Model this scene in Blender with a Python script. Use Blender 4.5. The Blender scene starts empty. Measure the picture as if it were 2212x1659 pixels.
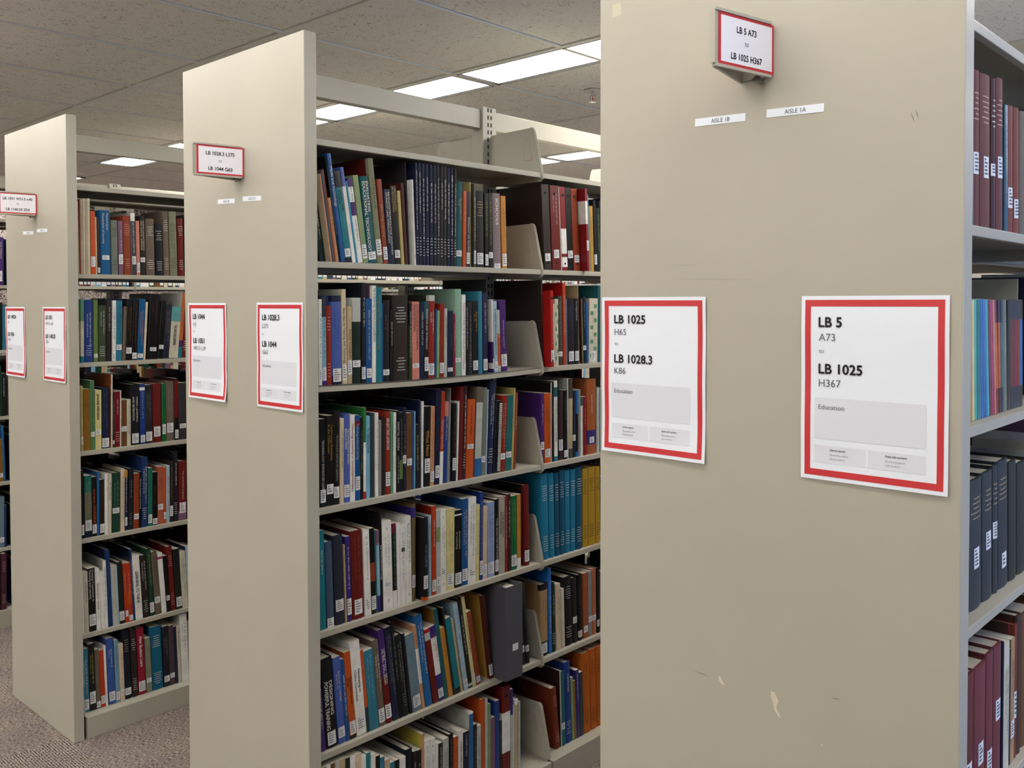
import bpy, bmesh, math, random
from mathutils import Matrix, Vector
random.seed(7)
SC = bpy.context.scene
COL = SC.collection

# ------------------------------------------------------------------ camera
FPX = 1983.15
cam_data = bpy.data.cameras.new('camera')
cam_data.sensor_width = 36.0
cam_data.lens = FPX * 36.0 / 2212.0
cam_data.shift_x = 0.0
cam_data.shift_y = (699.65 - 829.5) / 2212.0
cam_data.clip_start = 0.02
cam = bpy.data.objects.new('camera', cam_data)
COL.objects.link(cam)
R_ = Vector((0.73147738, 0.68186264, -0.00204476)); U_ = Vector((-0.01485888, 0.01893798, 0.99971024)); F_ = Vector((-0.68170379, 0.73123504, -0.02398441))
M = Matrix((( R_.x, U_.x, -F_.x, -0.1346), (R_.y, U_.y, -F_.y, -1.3400), (R_.z, U_.z, -F_.z, 1.6208), (0, 0, 0, 1)))
cam.matrix_world = M
SC.camera = cam

# ------------------------------------------------------------------ world, exposure
w = bpy.data.worlds.new('daylight'); SC.world = w; w.use_nodes = True
bg = w.node_tree.nodes['Background']; bg.inputs[0].default_value = (0.42, 0.60, 1.0, 1); bg.inputs[1].default_value = 6.0
SC.view_settings.view_transform = 'Standard'; SC.view_settings.look = 'None'
SC.view_settings.gamma = 1.0; SC.view_settings.use_curve_mapping = False
SC.view_settings.exposure = 0.0
SC.cycles.max_bounces = 7; SC.cycles.diffuse_bounces = 2; SC.cycles.glossy_bounces = 3; SC.cycles.transmission_bounces = 3
SC.cycles.sample_clamp_indirect = 4.0
LAMP = 23.0            # ceiling lens emission
LAMP_COL = (1.0, 0.965, 0.895)

# ------------------------------------------------------------------ materials
def s2l(c):
    return tuple(((v / 255.0) / 12.92 if v <= 10 else (((v / 255.0) + 0.055) / 1.055) ** 2.4) for v in c)
_m = {}
def new_mat(name, rgb, rough=0.5, spec=0.5, metal=0.0):
    m = bpy.data.materials.new(name); m.use_nodes = True
    b = m.node_tree.nodes['Principled BSDF']
    b.inputs['Base Color'].default_value = (*s2l(rgb), 1); b.inputs['Roughness'].default_value = rough
    b.inputs['Specular IOR Level'].default_value = spec; b.inputs['Metallic'].default_value = metal
    return m
def node(m, t, **kw):
    n = m.node_tree.nodes.new(t)
    for k, v in kw.items():
        if k in n.inputs: n.inputs[k].default_value = v
        else: setattr(n, k, v)
    return n
def lk(m, a, b): m.node_tree.links.new(a, b)
def bump(m, src, strength, dist=0.001):
    b = node(m, 'ShaderNodeBump', Strength=strength, Distance=dist); lk(m, src, b.inputs['Height'])
    lk(m, b.outputs['Normal'], m.node_tree.nodes['Principled BSDF'].inputs['Normal'])
def mixcol(m, fac, c1, c2):
    x = node(m, 'ShaderNodeMix', data_type='RGBA'); lk(m, fac, x.inputs[0])
    x.inputs[6].default_value = (*s2l(c1), 1); x.inputs[7].default_value = (*s2l(c2), 1)
    return x
def objco(m): return node(m, 'ShaderNodeTexCoord').outputs['Object']

def steel_mat():
    m = new_mat('painted_steel', (177, 172, 158), 0.38, 0.4)
    n = node(m, 'ShaderNodeTexNoise', Scale=3.0, Detail=3.0); lk(m, objco(m), n.inputs['Vector'])
    r = node(m, 'ShaderNodeMapRange'); lk(m, n.outputs[0], r.inputs[0]); r.inputs[1].default_value = .35; r.inputs[2].default_value = .65
    x = mixcol(m, r.outputs[0], (178, 173, 159), (174, 169, 155)); lk(m, x.outputs[2], m.node_tree.nodes['Principled BSDF'].inputs['Base Color'])
    n2 = node(m, 'ShaderNodeTexNoise', Scale=500.0, Detail=1.0); lk(m, objco(m), n2.inputs['Vector']); bump(m, n2.outputs[0], .12, .0004)
    return m
STEEL = steel_mat()
SLOT = new_mat('slot_shadow', (14, 13, 12), .9)
CHIP = new_mat('bare_chip', (214, 204, 184), .7)
SCRATCH = new_mat('scratch', (120, 110, 95), .7)
FAINT = new_mat('faint_scuff', (168, 163, 148), .6)
TAPE = new_mat('old_tape', (190, 187, 164), .35)
PAPERW = new_mat('paper_white', (240, 245, 255), .45, .4)
RED = new_mat('print_red', (200, 44, 52), .4)
INK = new_mat('print_black', (22, 22, 30), .5)
MIDINK = new_mat('print_grey', (95, 95, 105), .5)
LIGHTINK = new_mat('print_light', (135, 135, 142), .5)
PALEGR = new_mat('print_palegrey', (226, 229, 240), .45)
BOLT = new_mat('zinc_bolt', (150, 150, 148), .3, .5, 1.0)
CHROME = new_mat('chrome', (200, 200, 200), .15, .5, 1.0)
LABELM = new_mat('label_white', (226, 226, 228), .5)
LABINK = new_mat('label_ink', (60, 60, 66), .6)
def pages_mat():
    m = new_mat('book_pages', (214, 206, 188), .8, .2)
    tc = objco(m); mp = node(m, 'ShaderNodeMapping'); mp.inputs['Scale'].default_value = (3, 900, 3); lk(m, tc, mp.inputs['Vector'])
    n = node(m, 'ShaderNodeTexNoise', Scale=1.0, Detail=2.0); lk(m, mp.outputs[0], n.inputs['Vector'])
    x = mixcol(m, n.outputs[0], (196, 187, 168), (236, 230, 216)); lk(m, x.outputs[2], m.node_tree.nodes['Principled BSDF'].inputs['Base Color'])
    bump(m, n.outputs[0], .4, .0006); return m
PAGES = pages_mat()
def ceiling_mat():
    m = new_mat('ceiling_tile', (248, 243, 234), .95, .1)
    tc = objco(m)
    mp = node(m, 'ShaderNodeMapping'); mp.inputs['Scale'].default_value = (1, .45, 1); lk(m, tc, mp.inputs['Vector'])
    wn = node(m, 'ShaderNodeTexNoise', Scale=40.0, Detail=2.0); lk(m, mp.outputs[0], wn.inputs['Vector'])
    va = node(m, 'ShaderNodeVectorMath', operation='MULTIPLY_ADD'); lk(m, wn.outputs['Color'], va.inputs[0]); va.inputs[1].default_value = (.035, .035, 0); lk(m, mp.outputs[0], va.inputs[2])
    v = node(m, 'ShaderNodeTexVoronoi', Scale=150.0, Randomness=1.0); lk(m, va.outputs[0], v.inputs['Vector'])
    n = node(m, 'ShaderNodeTexNoise', Scale=22.0, Detail=3.0); lk(m, tc, n.inputs['Vector'])
    r = node(m, 'ShaderNodeMapRange'); lk(m, n.outputs[0], r.inputs[0]); r.inputs[1].default_value = .42; r.inputs[2].default_value = .62; r.inputs[3].default_value = .14; r.inputs[4].default_value = .30
    c = node(m, 'ShaderNodeMath', operation='LESS_THAN'); lk(m, v.outputs['Distance'], c.inputs[0]); lk(m, r.outputs[0], c.inputs[1])
    x = mixcol(m, c.outputs[0], (248, 243, 234), (172, 162, 152)); lk(m, x.outputs[2], m.node_tree.nodes['Principled BSDF'].inputs['Base Color'])
    n3 = node(m, 'ShaderNodeTexNoise', Scale=150.0, Detail=4.0); lk(m, tc, n3.inputs['Vector']); bump(m, n3.outputs[0], .5, .002)
    return m
CEIL = ceiling_mat()
GRID = new_mat('ceiling_grid_paint', (240, 236, 226), .6)
GAP = new_mat('ceiling_reveal', (70, 64, 58), .9)
def carpet_mat():
    m = new_mat('carpet', (120, 110, 105), .97, .1)
    tc = objco(m)
    sx = node(m, 'ShaderNodeSeparateXYZ'); lk(m, tc, sx.inputs[0])
    # checker of quarter-turned carpet tiles, 0.61 m
    ck = node(m, 'ShaderNodeTexChecker', Scale=1.64); lk(m, tc, ck.inputs['Vector'])
    def ribs(scale):
        mp = node(m, 'ShaderNodeMapping'); mp.inputs['Scale'].default_value = scale; lk(m, tc, mp.inputs['Vector'])
        n = node(m, 'ShaderNodeTexNoise', Scale=1.0, Detail=2.0); lk(m, mp.outputs[0], n.inputs['Vector']); return n.outputs[0]
    a = ribs((260, 90, 1)); b = ribs((90, 260, 1))
    mx = node(m, 'ShaderNodeMix', data_type='FLOAT'); lk(m, ck.outputs['Fac'], mx.inputs[0]); lk(m, a, mx.inputs[2]); lk(m, b, mx.inputs[3])
    def wv(d):
        q = node(m, 'ShaderNodeTexWave', Scale=34.0, Distortion=1.2, bands_direction=d); q.inputs['Detail Scale'].default_value = 4.0; lk(m, tc, q.inputs['Vector']); return q.outputs[1]
    wx, wy = wv('X'), wv('Y')
    mw = node(m, 'ShaderNodeMix', data_type='FLOAT'); lk(m, ck.outputs['Fac'], mw.inputs[0]); lk(m, wx, mw.inputs[2]); lk(m, wy, mw.inputs[3])
    ad = node(m, 'ShaderNodeMath', operation='MULTIPLY_ADD'); lk(m, mw.outputs[0], ad.inputs[0]); ad.inputs[1].default_value = .22; lk(m, mx.outputs[0], ad.inputs[2])
    r = node(m, 'ShaderNodeMapRange'); lk(m, ad.outputs[0], r.inputs[0]); r.inputs[1].default_value = .42; r.inputs[2].default_value = .86
    x = mixcol(m, r.outputs[0], (50, 42, 40), (190, 176, 164))
    big = node(m, 'ShaderNodeTexNoise', Scale=5.0, Detail=3.0); lk(m, tc, big.inputs['Vector'])
    rb = node(m, 'ShaderNodeMapRange'); lk(m, big.outputs[0], rb.inputs[0]); rb.inputs[1].default_value = .35; rb.inputs[2].default_value = .65; rb.inputs[4].default_value = .5
    x2 = node(m, 'ShaderNodeMix', data_type='RGBA', blend_type='MULTIPLY'); lk(m, rb.outputs[0], x2.inputs[0]); lk(m, x.outputs[2], x2.inputs[6]); x2.inputs[7].default_value = (*s2l((205, 205, 228)), 1)
    lk(m, x2.outputs[2], m.node_tree.nodes['Principled BSDF'].inputs['Base Color'])
    bump(m, ad.outputs[0], .9, .004); return m
CARPET = carpet_mat()
def aggregate_mat():
    m = new_mat('exposed_aggregate', (110, 100, 96), .9)
    v = node(m, 'ShaderNodeTexVoronoi', Scale=100.0); lk(m, objco(m), v.inputs['Vector'])
    sp = node(m, 'ShaderNodeSeparateColor'); lk(m, v.outputs['Color'], sp.inputs[0])
    x = mixcol(m, sp.outputs[0], (58, 50, 48), (178, 166, 160)); lk(m, x.outputs[2], m.node_tree.nodes['Principled BSDF'].inputs['Base Color'])
    bump(m, v.outputs['Distance'], .6, .01); return m
AGG = aggregate_mat()
WALL = new_mat('wall_paint', (206, 200, 188), .85, .2)
TRIMM = new_mat('trim_paint', (120, 112, 102), .6)
def lens_mat(k):
    m = bpy.data.materials.new('lamp_lens'); m.use_nodes = True; nt = m.node_tree
    b = nt.nodes['Principled BSDF']; b.inputs['Base Color'].default_value = (.85, .85, .85, 1)
    tc = objco(m)
    wv = node(m, 'ShaderNodeTexWave', Scale=60.0, bands_direction='X'); lk(m, tc, wv.inputs['Vector'])
    r = node(m, 'ShaderNodeMapRange'); lk(m, wv.outputs[1], r.inputs[0]); r.inputs[3].default_value = LAMP * k * .92; r.inputs[4].default_value = LAMP * k * 1.05
    b.inputs['Emission Color'].default_value = (*LAMP_COL, 1); lk(m, r.outputs[0], b.inputs['Emission Strength'])
    return m
LENS = lens_mat(1.0); LENS_DIM = lens_mat(.53); LENS_MID = lens_mat(.85)   # main-aisle emission lowered to balance end panels against shelves
LFRAME = new_mat('lamp_frame', (30, 29, 28), .5)

PAL = dict(dkgreen=(18,46,36), peach=(224,160,118), slateblue=(66,86,112), rustorange=(176,92,44), black=(15,14,16), blue=(22,84,150), teal=(22,124,140),
 white=(240,236,230), cyan=(40,150,190), sage=(138,160,112), dkteal=(26,92,100), greysage=(134,138,112), rust=(156,66,36), navy=(22,34,72), straw=(206,190,118),
 redbrown=(98,36,24), dkgrey=(66,64,68), charcoal=(52,50,52), orange=(216,90,30), olivegrey=(86,82,68), mauvegrey=(138,120,124), mustard=(218,146,52), darkbrown=(56,42,34),
 dkred=(114,18,14), crimson=(144,18,30), sky=(140,196,222), gold=(206,160,72), brick=(156,38,16), cornflower=(76,100,180), cream=(228,208,178), tan=(200,178,138),
 greywhite=(196,200,194), inknavy=(20,26,44), ink=(26,26,38), olivegreen=(58,74,34), salmon=(232,146,128), ltgreen=(142,186,112), mint=(146,184,162), tealblue=(48,128,156),
 indnavy=(40,48,92), paleblue=(176,204,222), purple=(72,36,112), red=(196,28,24), ivory=(222,214,192), redorange=(206,62,28), bluegrey=(110,136,154), dkmaroon=(78,20,30),
 brightblue=(30,110,196), ltsky=(128,192,228), slate=(54,74,84), grey=(142,142,142), brownblack=(44,38,34), mintgreen=(96,160,126), brown=(118,76,40), royal=(30,62,140),
 taupe=(112,98,84), greygreen=(118,126,116), tealgrey=(34,106,108), maroonbrown=(72,40,42), greysand=(176,170,156), lavender=(150,166,208), paleyellow=(232,220,150),
 green2=(20,104,54), azure=(22,122,160), azuredk=(10,80,112), ochreyellow=(196,154,40), blackgreen=(30,38,32), medblue=(36,104,168), kraft=(186,150,104), burntorange=(172,88,50),
 salmondk=(206,120,84), sand=(214,184,146), rustbrown=(130,52,28), orange2=(210,104,24), beige=(196,178,154), royal2=(16,92,146), mauve=(128,92,118), dkgreyblue=(78,80,92),
 mossgreen=(110,136,70), olivegreen2=(72,88,60), inkgrey=(46,50,72), burntpeach=(206,112,60), ochre=(158,110,36), sagegreen=(88,136,90), dkcrimson=(126,10,22),
 olivegrey2=(118,118,98), dkgreen2=(28,76,58), royal3=(22,52,104), dkmint=(34,112,98), salmondk2=(196,104,80), darkbrown2=(52,36,28), cornflower2=(52,90,166), ltbluegrey=(124,164,190),
 crimson2=(160,18,50), azuredk2=(12,96,130), plumgrey=(92,72,84), maroon=(110,44,42), maroonred=(128,60,50), brickred=(140,56,42), turquoise=(48,186,186), turqdark=(8,128,130),
 plum=(118,28,60), magenta=(176,48,104), orangered=(222,110,30), slatedark=(58,66,72), olivedark=(52,54,46), maroonpink=(126,58,64), brownworn=(92,62,46), plummaroon=(94,42,60),
 olivebrown=(112,96,66), indigo=(52,40,124), green=(46,128,62), yellow=(210,198,84), pink=(232,170,160), lime=(150,170,70), maroon2=(90,30,30), olive=(90,90,50), mintblue=(98,168,172),
 lightgrey=(170,170,172), plum2=(110,40,100))
for a_, b_ in (('mint', 'mint'),): pass
def bookmat(col, kind):
    key = (col, kind == 'h')
    if key in _m: return _m[key]
    rgb = PAL[col]
    rgb = tuple(v * (1.0 if col == 'white' else .88 if rgb[0] > 1.7 * rgb[2] and rgb[0] > 90 else .93) for v in rgb)
    if max(rgb) < 90: rgb = tuple(v * .8 for v in rgb)
    m = new_mat(('cloth_' if kind == 'h' else 'cover_') + col, rgb, .62 if kind == 'h' else .34, .3 if kind == 'h' else .45)
    tc = objco(m)
    n = node(m, 'ShaderNodeTexNoise', Scale=420.0 if kind == 'h' else 30.0, Detail=2.0); lk(m, tc, n.inputs['Vector'])
    lo = tuple(v * .86 for v in rgb); hi = tuple(min(255, v * 1.08 + 2) for v in rgb)
    x = mixcol(m, n.outputs[0], lo, hi); lk(m, x.outputs[2], m.node_tree.nodes['Principled BSDF'].inputs['Base Color'])
    if kind == 'h': bump(m, n.outputs[0], .25, .0004)
    _m[key] = m; return m
def inkmat(col):
    key = ('ink', col)
    if key not in _m: _m[key] = new_mat('lettering_' + col, tuple(v * .88 for v in PAL[col]), .5)
    return _m[key]

# ------------------------------------------------------------------ mesh helpers
def mk(name, V, Fc, mats, parent=None, midx=None, smooth=False):
    me = bpy.data.meshes.new(name); me.from_pydata(V, [], Fc)
    for m in (mats if isinstance(mats, (list, tuple)) else [mats]): me.materials.append(m)
    if midx: me.polygons.foreach_set('material_index', midx)
    if smooth: me.polygons.foreach_set('use_smooth', [True] * len(Fc))
    me.update()
    o = bpy.data.objects.new(name, me); COL.objects.link(o)
    if parent: o.parent = parent
    return o
def tag(o, label=None, cat=None, group=None, kind=None):
    if label: o['label'] = label
    if cat: o['category'] = cat
    if group: o['group'] = group
    if kind: o['kind'] = kind
    return o
def empty(name, loc=(0, 0, 0), rot=(0, 0, 0)):
    o = bpy.data.objects.new(name, None); COL.objects.link(o); o.location = loc; o.rotation_euler = rot; o.empty_display_size = .05
    return o
class MB:
    def __init__(s): s.V = []; s.F = []; s.M = []
    def add(s, V, F, m=0):
        b = len(s.V); s.V += [tuple(v) for v in V]; s.F += [tuple(i + b for i in f) for f in F]; s.M += [m] * len(F)
    def box(s, x0, x1, y0, y1, z0, z1, m=0):
        V = [(x0,y0,z0),(x1,y0,z0),(x1,y1,z0),(x0,y1,z0),(x0,y0,z1),(x1,y0,z1),(x1,y1,z1),(x0,y1,z1)]
        s.add(V, [(0,3,2,1),(4,5,6,7),(0,1,5,4),(1,2,6,5),(2,3,7,6),(3,0,4,7)], m)
    def bbox(s, x0, x1, y0, y1, z0, z1, r, m=0):      # box with chamfered edges
        xs = (x0, x1); V = []; 
        bm = bmesh.new(); bmesh.ops.create_cube(bm, size=1)
        for v in bm.verts: v.co = Vector(((x0 + x1) / 2 + v.co.x * (x1 - x0), (y0 + y1) / 2 + v.co.y * (y1 - y0), (z0 + z1) / 2 + v.co.z * (z1 - z0)))
        bmesh.ops.bevel(bm, geom=bm.edges[:], offset=r, segments=2, profile=.6, affect='EDGES')
        bm.verts.index_update()
        s.add([v.co[:] for v in bm.verts], [[v.index for v in f.verts] for f in bm.faces], m); bm.free()
    def prism_y(s, pts, y0, y1, m=0):                 # pts in (x, z)
        n = len(pts); V = [(p[0], y0, p[1]) for p in pts] + [(p[0], y1, p[1]) for p in pts]
        F = [tuple(range(n)), tuple(range(2 * n - 1, n - 1, -1))] + [(i, i + n, (i + 1) % n + n, (i + 1) % n) for i in range(n)]
        s.add(V, F, m)
    def cyl(s, p, axis, r, h, n=16, m=0):
        a = Vector(axis).normalized(); t = a.orthogonal().normalized(); b = a.cross(t); P = Vector(p)
        V = [P + r * (math.cos(2*math.pi*i/n) * t + math.sin(2*math.pi*i/n) * b) for i in range(n)]
        V += [v + a * h for v in V]
        s.add(V, [tuple(range(n - 1, -1, -1)), tuple(range(n, 2 * n))] + [(i, (i+1) % n, (i+1) % n + n, i + n) for i in range(n)], m)
    def build(s, name, mats, parent=None, smooth=False): return mk(name, s.V, s.F, mats, parent, s.M, smooth)

_txt = {}
def text_geo(t):
    if t in _txt: return _txt[t]
    c = bpy.data.curves.new('t', 'FONT'); c.body = t; c.size = 1.0; c.resolution_u = 3; c.fill_mode = 'FRONT' if hasattr(c, 'fill_mode') else c.fill_mode
    o = bpy.data.objects.new('t', c); me = o.to_mesh()
    V = [tuple(v.co) for v in me.vertices]; F = [tuple(p.vertices) for p in me.polygons]
    o.to_mesh_clear(); bpy.data.objects.remove(o); bpy.data.curves.remove(c)
    if not V: V = [(0, 0, 0)]
    x0 = min(v[0] for v in V); x1 = max(v[0] for v in V)
    _txt[t] = ([(v[0] - x0, v[1]) for v in V], F, x1 - x0); return _txt[t]
def bold(V, F, wdt, k):
    # embolden: several shifted copies
    VV = []; FF = []
    for dx, dy in ((-k, 0), (k, 0), (0, -k), (0, k), (0, 0)):
        b = len(VV); VV += [(x + dx, y + dy) for x, y in V]; FF += [tuple(i + b for i in f) for f in F]
    return VV, FF, wdt

# ------------------------------------------------------------------ the books
def spine_x(y, th, kind):
    u = (y / th - .5) * 2
    if kind in ('h',):
        b = min(.004, th * .16); return b * (1 - u * u) 
    if kind == 'b': return 0.0
    return .0006 * (1 - u ** 4)
def sag(key, y):
    # the loaded second shelf of the middle bookcase bows down in its first bay
    if key != 'R2B': return 0.0
    u = (y - .498) / .457
    return -.0075 * max(0.0, 1 - u * u)
def build_book(rec, label, shelfname, z, key=''):
    t = rec.split(); z += sag(key, float(t[0]) + float(t[1]) / 2) - (.0004 if key == 'R2B' else 0)*0
    y0, th, h, ang, X, dp = [float(v) for v in t[:6]]; dp = min(dp, .215); col, kind = t[6], t[7]; opts = t[8:]
    nm = {'h': 'hardback_book', 'p': 'paperback_book', 'b': 'ring_binder', 'm': 'magazine'}[kind]
    bulge = {'h': min(.004, th * .16), 'p': .0006, 'b': 0, 'm': .0004}[kind]
    root = empty(nm, (X - bulge, y0, z), (math.radians(ang), 0, 0))
    if ang < 0: root.location = (X - bulge, y0 + th * (1 - math.cos(math.radians(ang))), z + th * math.sin(math.radians(-ang)))
    tag(root, label, {'h': 'book', 'p': 'book', 'b': 'binder', 'm': 'magazine'}[kind], 'books on the ' + shelfname)
    bands = []; C = None; L = None; T = None; sb = hb = None; q = None; K = None; lines = None; b2 = None
    for o in opts:
        if o.startswith('B:'): a, c = o[2:].split(':'); lo, hi = a.split('-'); bands.append((float(lo), float(hi), c))
        elif o.startswith('C:'): C = o[2:]
        elif o.startswith('L'): a, b = o[1:].split('-'); L = (float(a), float(b))
        elif o.startswith('T:'): T = o[2:].split(':')
        elif o.startswith('b2:'): b2 = o[3:]
        elif o.startswith('b:'): lines = o[2:]
        elif o.startswith('h:'): hb = o[2:]
        elif o.startswith('s:'): sb = o[2:]
        elif o.startswith('q:'): q = o[2:]
        elif o.startswith('K:'): K = o[2:]
    hard = kind in 'hb'
    tk = .0024 if kind == 'h' else (.002 if kind == 'b' else .0007)
    tk = min(tk, th * .3)
    # outer profile (x toward aisle, y thickness)
    if hard and kind == 'h' and th > .008:
        out = [(-dp, 0), (-.010, 0), (-.006, .0009), (-.0025, .0004)] + [(spine_x(th * u, th, 'h') * .9, th * u) for u in (.06, .2, .35, .5, .65, .8, .94)] + [(-.0025, th - .0004), (-.006, th - .0009), (-.010, th), (-dp, th)]
    else:
        r = min(.0012, th * .25)
        out = [(-dp, 0), (-r, 0), (0, r), (bulge, th / 2), (0, th - r), (-r, th), (-dp, th)]
    inn = [(-dp, th - tk), (-tk, th - tk), (-tk, tk), (-dp, tk)]
    zs = sorted(set([0.0, h] + [max(0, min(1, v)) * h for b in bands for v in b[:2]]))
    cols = [col]; 
    for b in bands:
        if b[2] not in cols: cols.append(b[2])
    ci = len(cols)
    if C: cols.append(C)
    def band_i(zm):
        for lo, hi, c in bands:
            if lo * h <= zm <= hi * h: return cols.index(c)
        return 0
    mb = MB(); prof = out + inn; n = len(prof); no = len(out)
    for k in range(len(zs) - 1):
        za, zb = zs[k], zs[k + 1]; bi = band_i((za + zb) / 2)
        V = [(x, y, za) for x, y in prof] + [(x, y, zb) for x, y in prof]
        for i in range(n):
            j = (i + 1) % n
            side = i in (0, no - 2)
            mb.add([V[i], V[j], V[j + n], V[i + n]], [(0, 1, 2, 3)], ci if (side and C) else bi)
    # end caps of the shell
    for zz, fl in ((0.0, True), (h, False)):
        bi = band_i(.001 if zz == 0 else h - .001)
        V = [(x, y, zz) for x, y in prof]
        m_ = no // 2
        # left board cap, spine cap, right board cap
        quads = [(0, 1, no + 2, no + 3), (no - 2, no - 1, no, no + 1)]
        for qd in quads: mb.add([V[i] for i in qd], [(0, 1, 2, 3) if not fl else (3, 2, 1, 0)], bi)
        cap = list(range(1, no - 1)) + [no + 1, no + 2]
        mb.add([V[i] for i in cap], [tuple(range(len(cap))) if not fl else tuple(reversed(range(len(cap))))], bi)
    cov = mb.build('cover', [bookmat(c, kind) for c in cols], root)
    # pages
    pg = MB(); ins = .003 if hard else .0002
    x0 = -dp + (.003 if hard else .0003)
    if th - 2 * tk > .0006:
        pg.box(x0, -tk - .0003 - (.004 if kind == 'b' else 0), tk + .0001, th - tk - .0001, ins, h - ins - (.012 if kind == 'b' else 0))
        pg.build('pages', PAGES, root)
    e = .00025
    sx = lambda y: spine_x(min(max(y, 0), th), th, kind if kind == 'h' else 'p') * (.9 if kind == 'h' else 1)
    if L:
        lw = min(th * .88, .026); ya = (th - lw) / 2; lb = MB()
        ns = 6 if kind == 'h' else 2
        for i in range(ns):
            a, b = ya + lw * i / ns, ya + lw * (i + 1) / ns
            lb.add([(sx(a) + e, a, L[0] * h), (sx(b) + e, b, L[0] * h), (sx(b) + e, b, L[1] * h), (sx(a) + e, a, L[1] * h)], [(0, 1, 2, 3)], 0)
        lh = (L[1] - L[0]) * h; nl = 5 if lh > .028 else 3; rs = lh / (nl + 1)
        rr = random.Random(hash_s(label))
        for i in range(nl):
            zc = L[1] * h - rs * (i + .8); wd = lw * (.28 if i == 0 else rr.uniform(.4, .75)); a = ya + lw * .14
            g = wd / 5
            for k in range(int(wd / (g * 1.0))):
                p0, p1 = a + k * g, a + k * g + g * .66
                lb.add([(sx(p0) + 2 * e, p0, zc - rs * .25), (sx(p1) + 2 * e, p1, zc - rs * .25), (sx(p1) + 2 * e, p1, zc + rs * .25), (sx(p0) + 2 * e, p0, zc + rs * .25)], [(0, 1, 2, 3)], 1)
        lb.build('call_number_label', [LABELM, LABINK], root)
    ltop = .97; lbot = (L[1] + .02) if L and L[0] < .3 else .05
    if T:
        words = T[0].replace('_', ' '); c = T[1]; fa, fb = float(T[2]), float(T[3])
        rows = [words]
        V, F, wd = text_geo(words)
        avail = (fb - fa) * h
        if len(words) > 22 and th > .02:
            k = len(words) // 2; sp = [i for i, ch in enumerate(words) if ch == ' ']
            if sp:
                s_ = min(sp, key=lambda i: abs(i - k)); rows = [words[:s_], words[s_ + 1:]]
        big = any(q in words for q in ('EVALUATING', 'POWERFUL', 'BASED', 'THINK', 'SCHOOLS', 'UBIQ', 'Students Learn', 'extreme', 'INSTRUCTIONAL', 'Creating', 'What Next', 'process', 'TEACHING AND')); tb = MB(); sz = min(th * .78 / len(rows), .0165 if big else .0098)
        for ri, rw in enumerate(rows):
            V, F, wd = text_geo(rw); V, F, wd = bold(V, F, wd, .022 if big else .01)
            kx = avail / wd if len(rows) == 1 or ri == 0 or True else 1
            kx = min(kx, sz * 1.2)
            yc = th / 2 if len(rows) == 1 else th * (.68 if ri == 0 else .3)
            zz = h * (1 - fa)
            # reading downwards: text x -> -z, text y -> +y
            pts = [(sx(yc + (y - .34) * sz) + e * 1.5, yc + (y - .34) * sz, zz - x * kx) for x, y in V]
            tb.add(pts, F, 0)
        tb.build('spine_title', [inkmat(c)], root)
        lowtext = fb < .62 and lines is None
    rr = random.Random(hash_s(label) + 3)
    def run(c, za, zb, yc, sz, name, mbx):
        zz = za
        while zz > zb:
            wl = rr.randint(3, 8)
            for k in range(wl):
                g = sz * rr.uniform(.42, .62)
                if zz - g < zb: return
                hh = sz * rr.choice((.55, .55, .8, .82)); a, b = yc - hh * .4, yc + hh * .6; st = hh * .24; gw = g * .76
                def q_(y0_, y1_, z0_, z1_): mbx.add([(sx(y0_) + e, y0_, z0_), (sx(y1_) + e, y1_, z0_), (sx(y1_) + e, y1_, z1_), (sx(y0_) + e, y0_, z1_)], [(0, 1, 2, 3)], 0)
                q_(a, b, zz - gw * .30, zz)
                for fy in rr.choice(((.0, .8), (.4,), (.8,), (.0, .42, .84), (.0,), (.42, .84))): q_(a + (b - a) * fy * .95, a + (b - a) * fy * .95 + st * .8, zz - gw, zz - gw * .28)
                zz -= g
            zz -= sz * .5
    if lines and not T:
        mbx = MB(); sz = min(th * .45, .0058); two = th > .022
        fa = rr.uniform(.06, .2); fe = max(lbot, rr.uniform(.22, .55)) + .01
        if two:
            run(lines, h * (1 - fa), h * fe, th * .63, sz, 'x', mbx); run(lines, h * (1 - fa - .02), h * (fe + .15), th * .32, sz * .8, 'x', mbx)
        else: run(lines, h * (1 - fa), h * fe, th * .5, sz, 'x', mbx)
        if mbx.V: mbx.build('spine_lettering', [inkmat(lines)], root)
    elif lines and T:
        mbx = MB(); run(lines, h * (1 - float(T[3]) - .05), h * max(lbot, .1), th * .5, min(th * .4, .006), 'x', mbx)
        if mbx.V: mbx.build('spine_lettering', [inkmat(lines)], root)
    def stack(c, f1, f0, name):
        mbx = MB(); zz = f1 * h; i = 0; two = 0
        while zz > f0 * h:
            wd = th * rr.uniform(.35, .74); g = wd / max(3, int(wd / .0022)); a = (th - wd) / 2; hh = .0022
            for k in range(int(wd / g)):
                p0, p1 = a + k * g, a + k * g + g * .7
                mbx.add([(sx(p0) + e, p0, zz - hh), (sx(p1) + e, p1, zz - hh), (sx(p1) + e, p1, zz), (sx(p0) + e, p0, zz)], [(0, 1, 2, 3)], 0)
            zz -= rr.choice((.008, .008, .009)); i += 1
        if mbx.V: mbx.build(name, [inkmat(c)], root)
    if hb: stack(hb, .86, .68, 'spine_lettering')
    if sb: stack(sb, .27, .1, 'stamped_call_number')
    if q:   # woven check squares of the spine
        mbx = MB()
        for i in range(2):
            for j in range(8):
                if (i + j) % 2: continue
                a, b = th * (.1 + .4 * i), th * (.1 + .4 * i + .36); za = h * (.08 + j * .11)
                mbx.add([(sx(a) + e, a, za), (sx(b) + e, b, za), (sx(b) + e, b, za + h * .06), (sx(a) + e, a, za + h * .06)], [(0, 1, 2, 3)], 0)
        mbx.build('check_pattern', [inkmat(q)], root)
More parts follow.
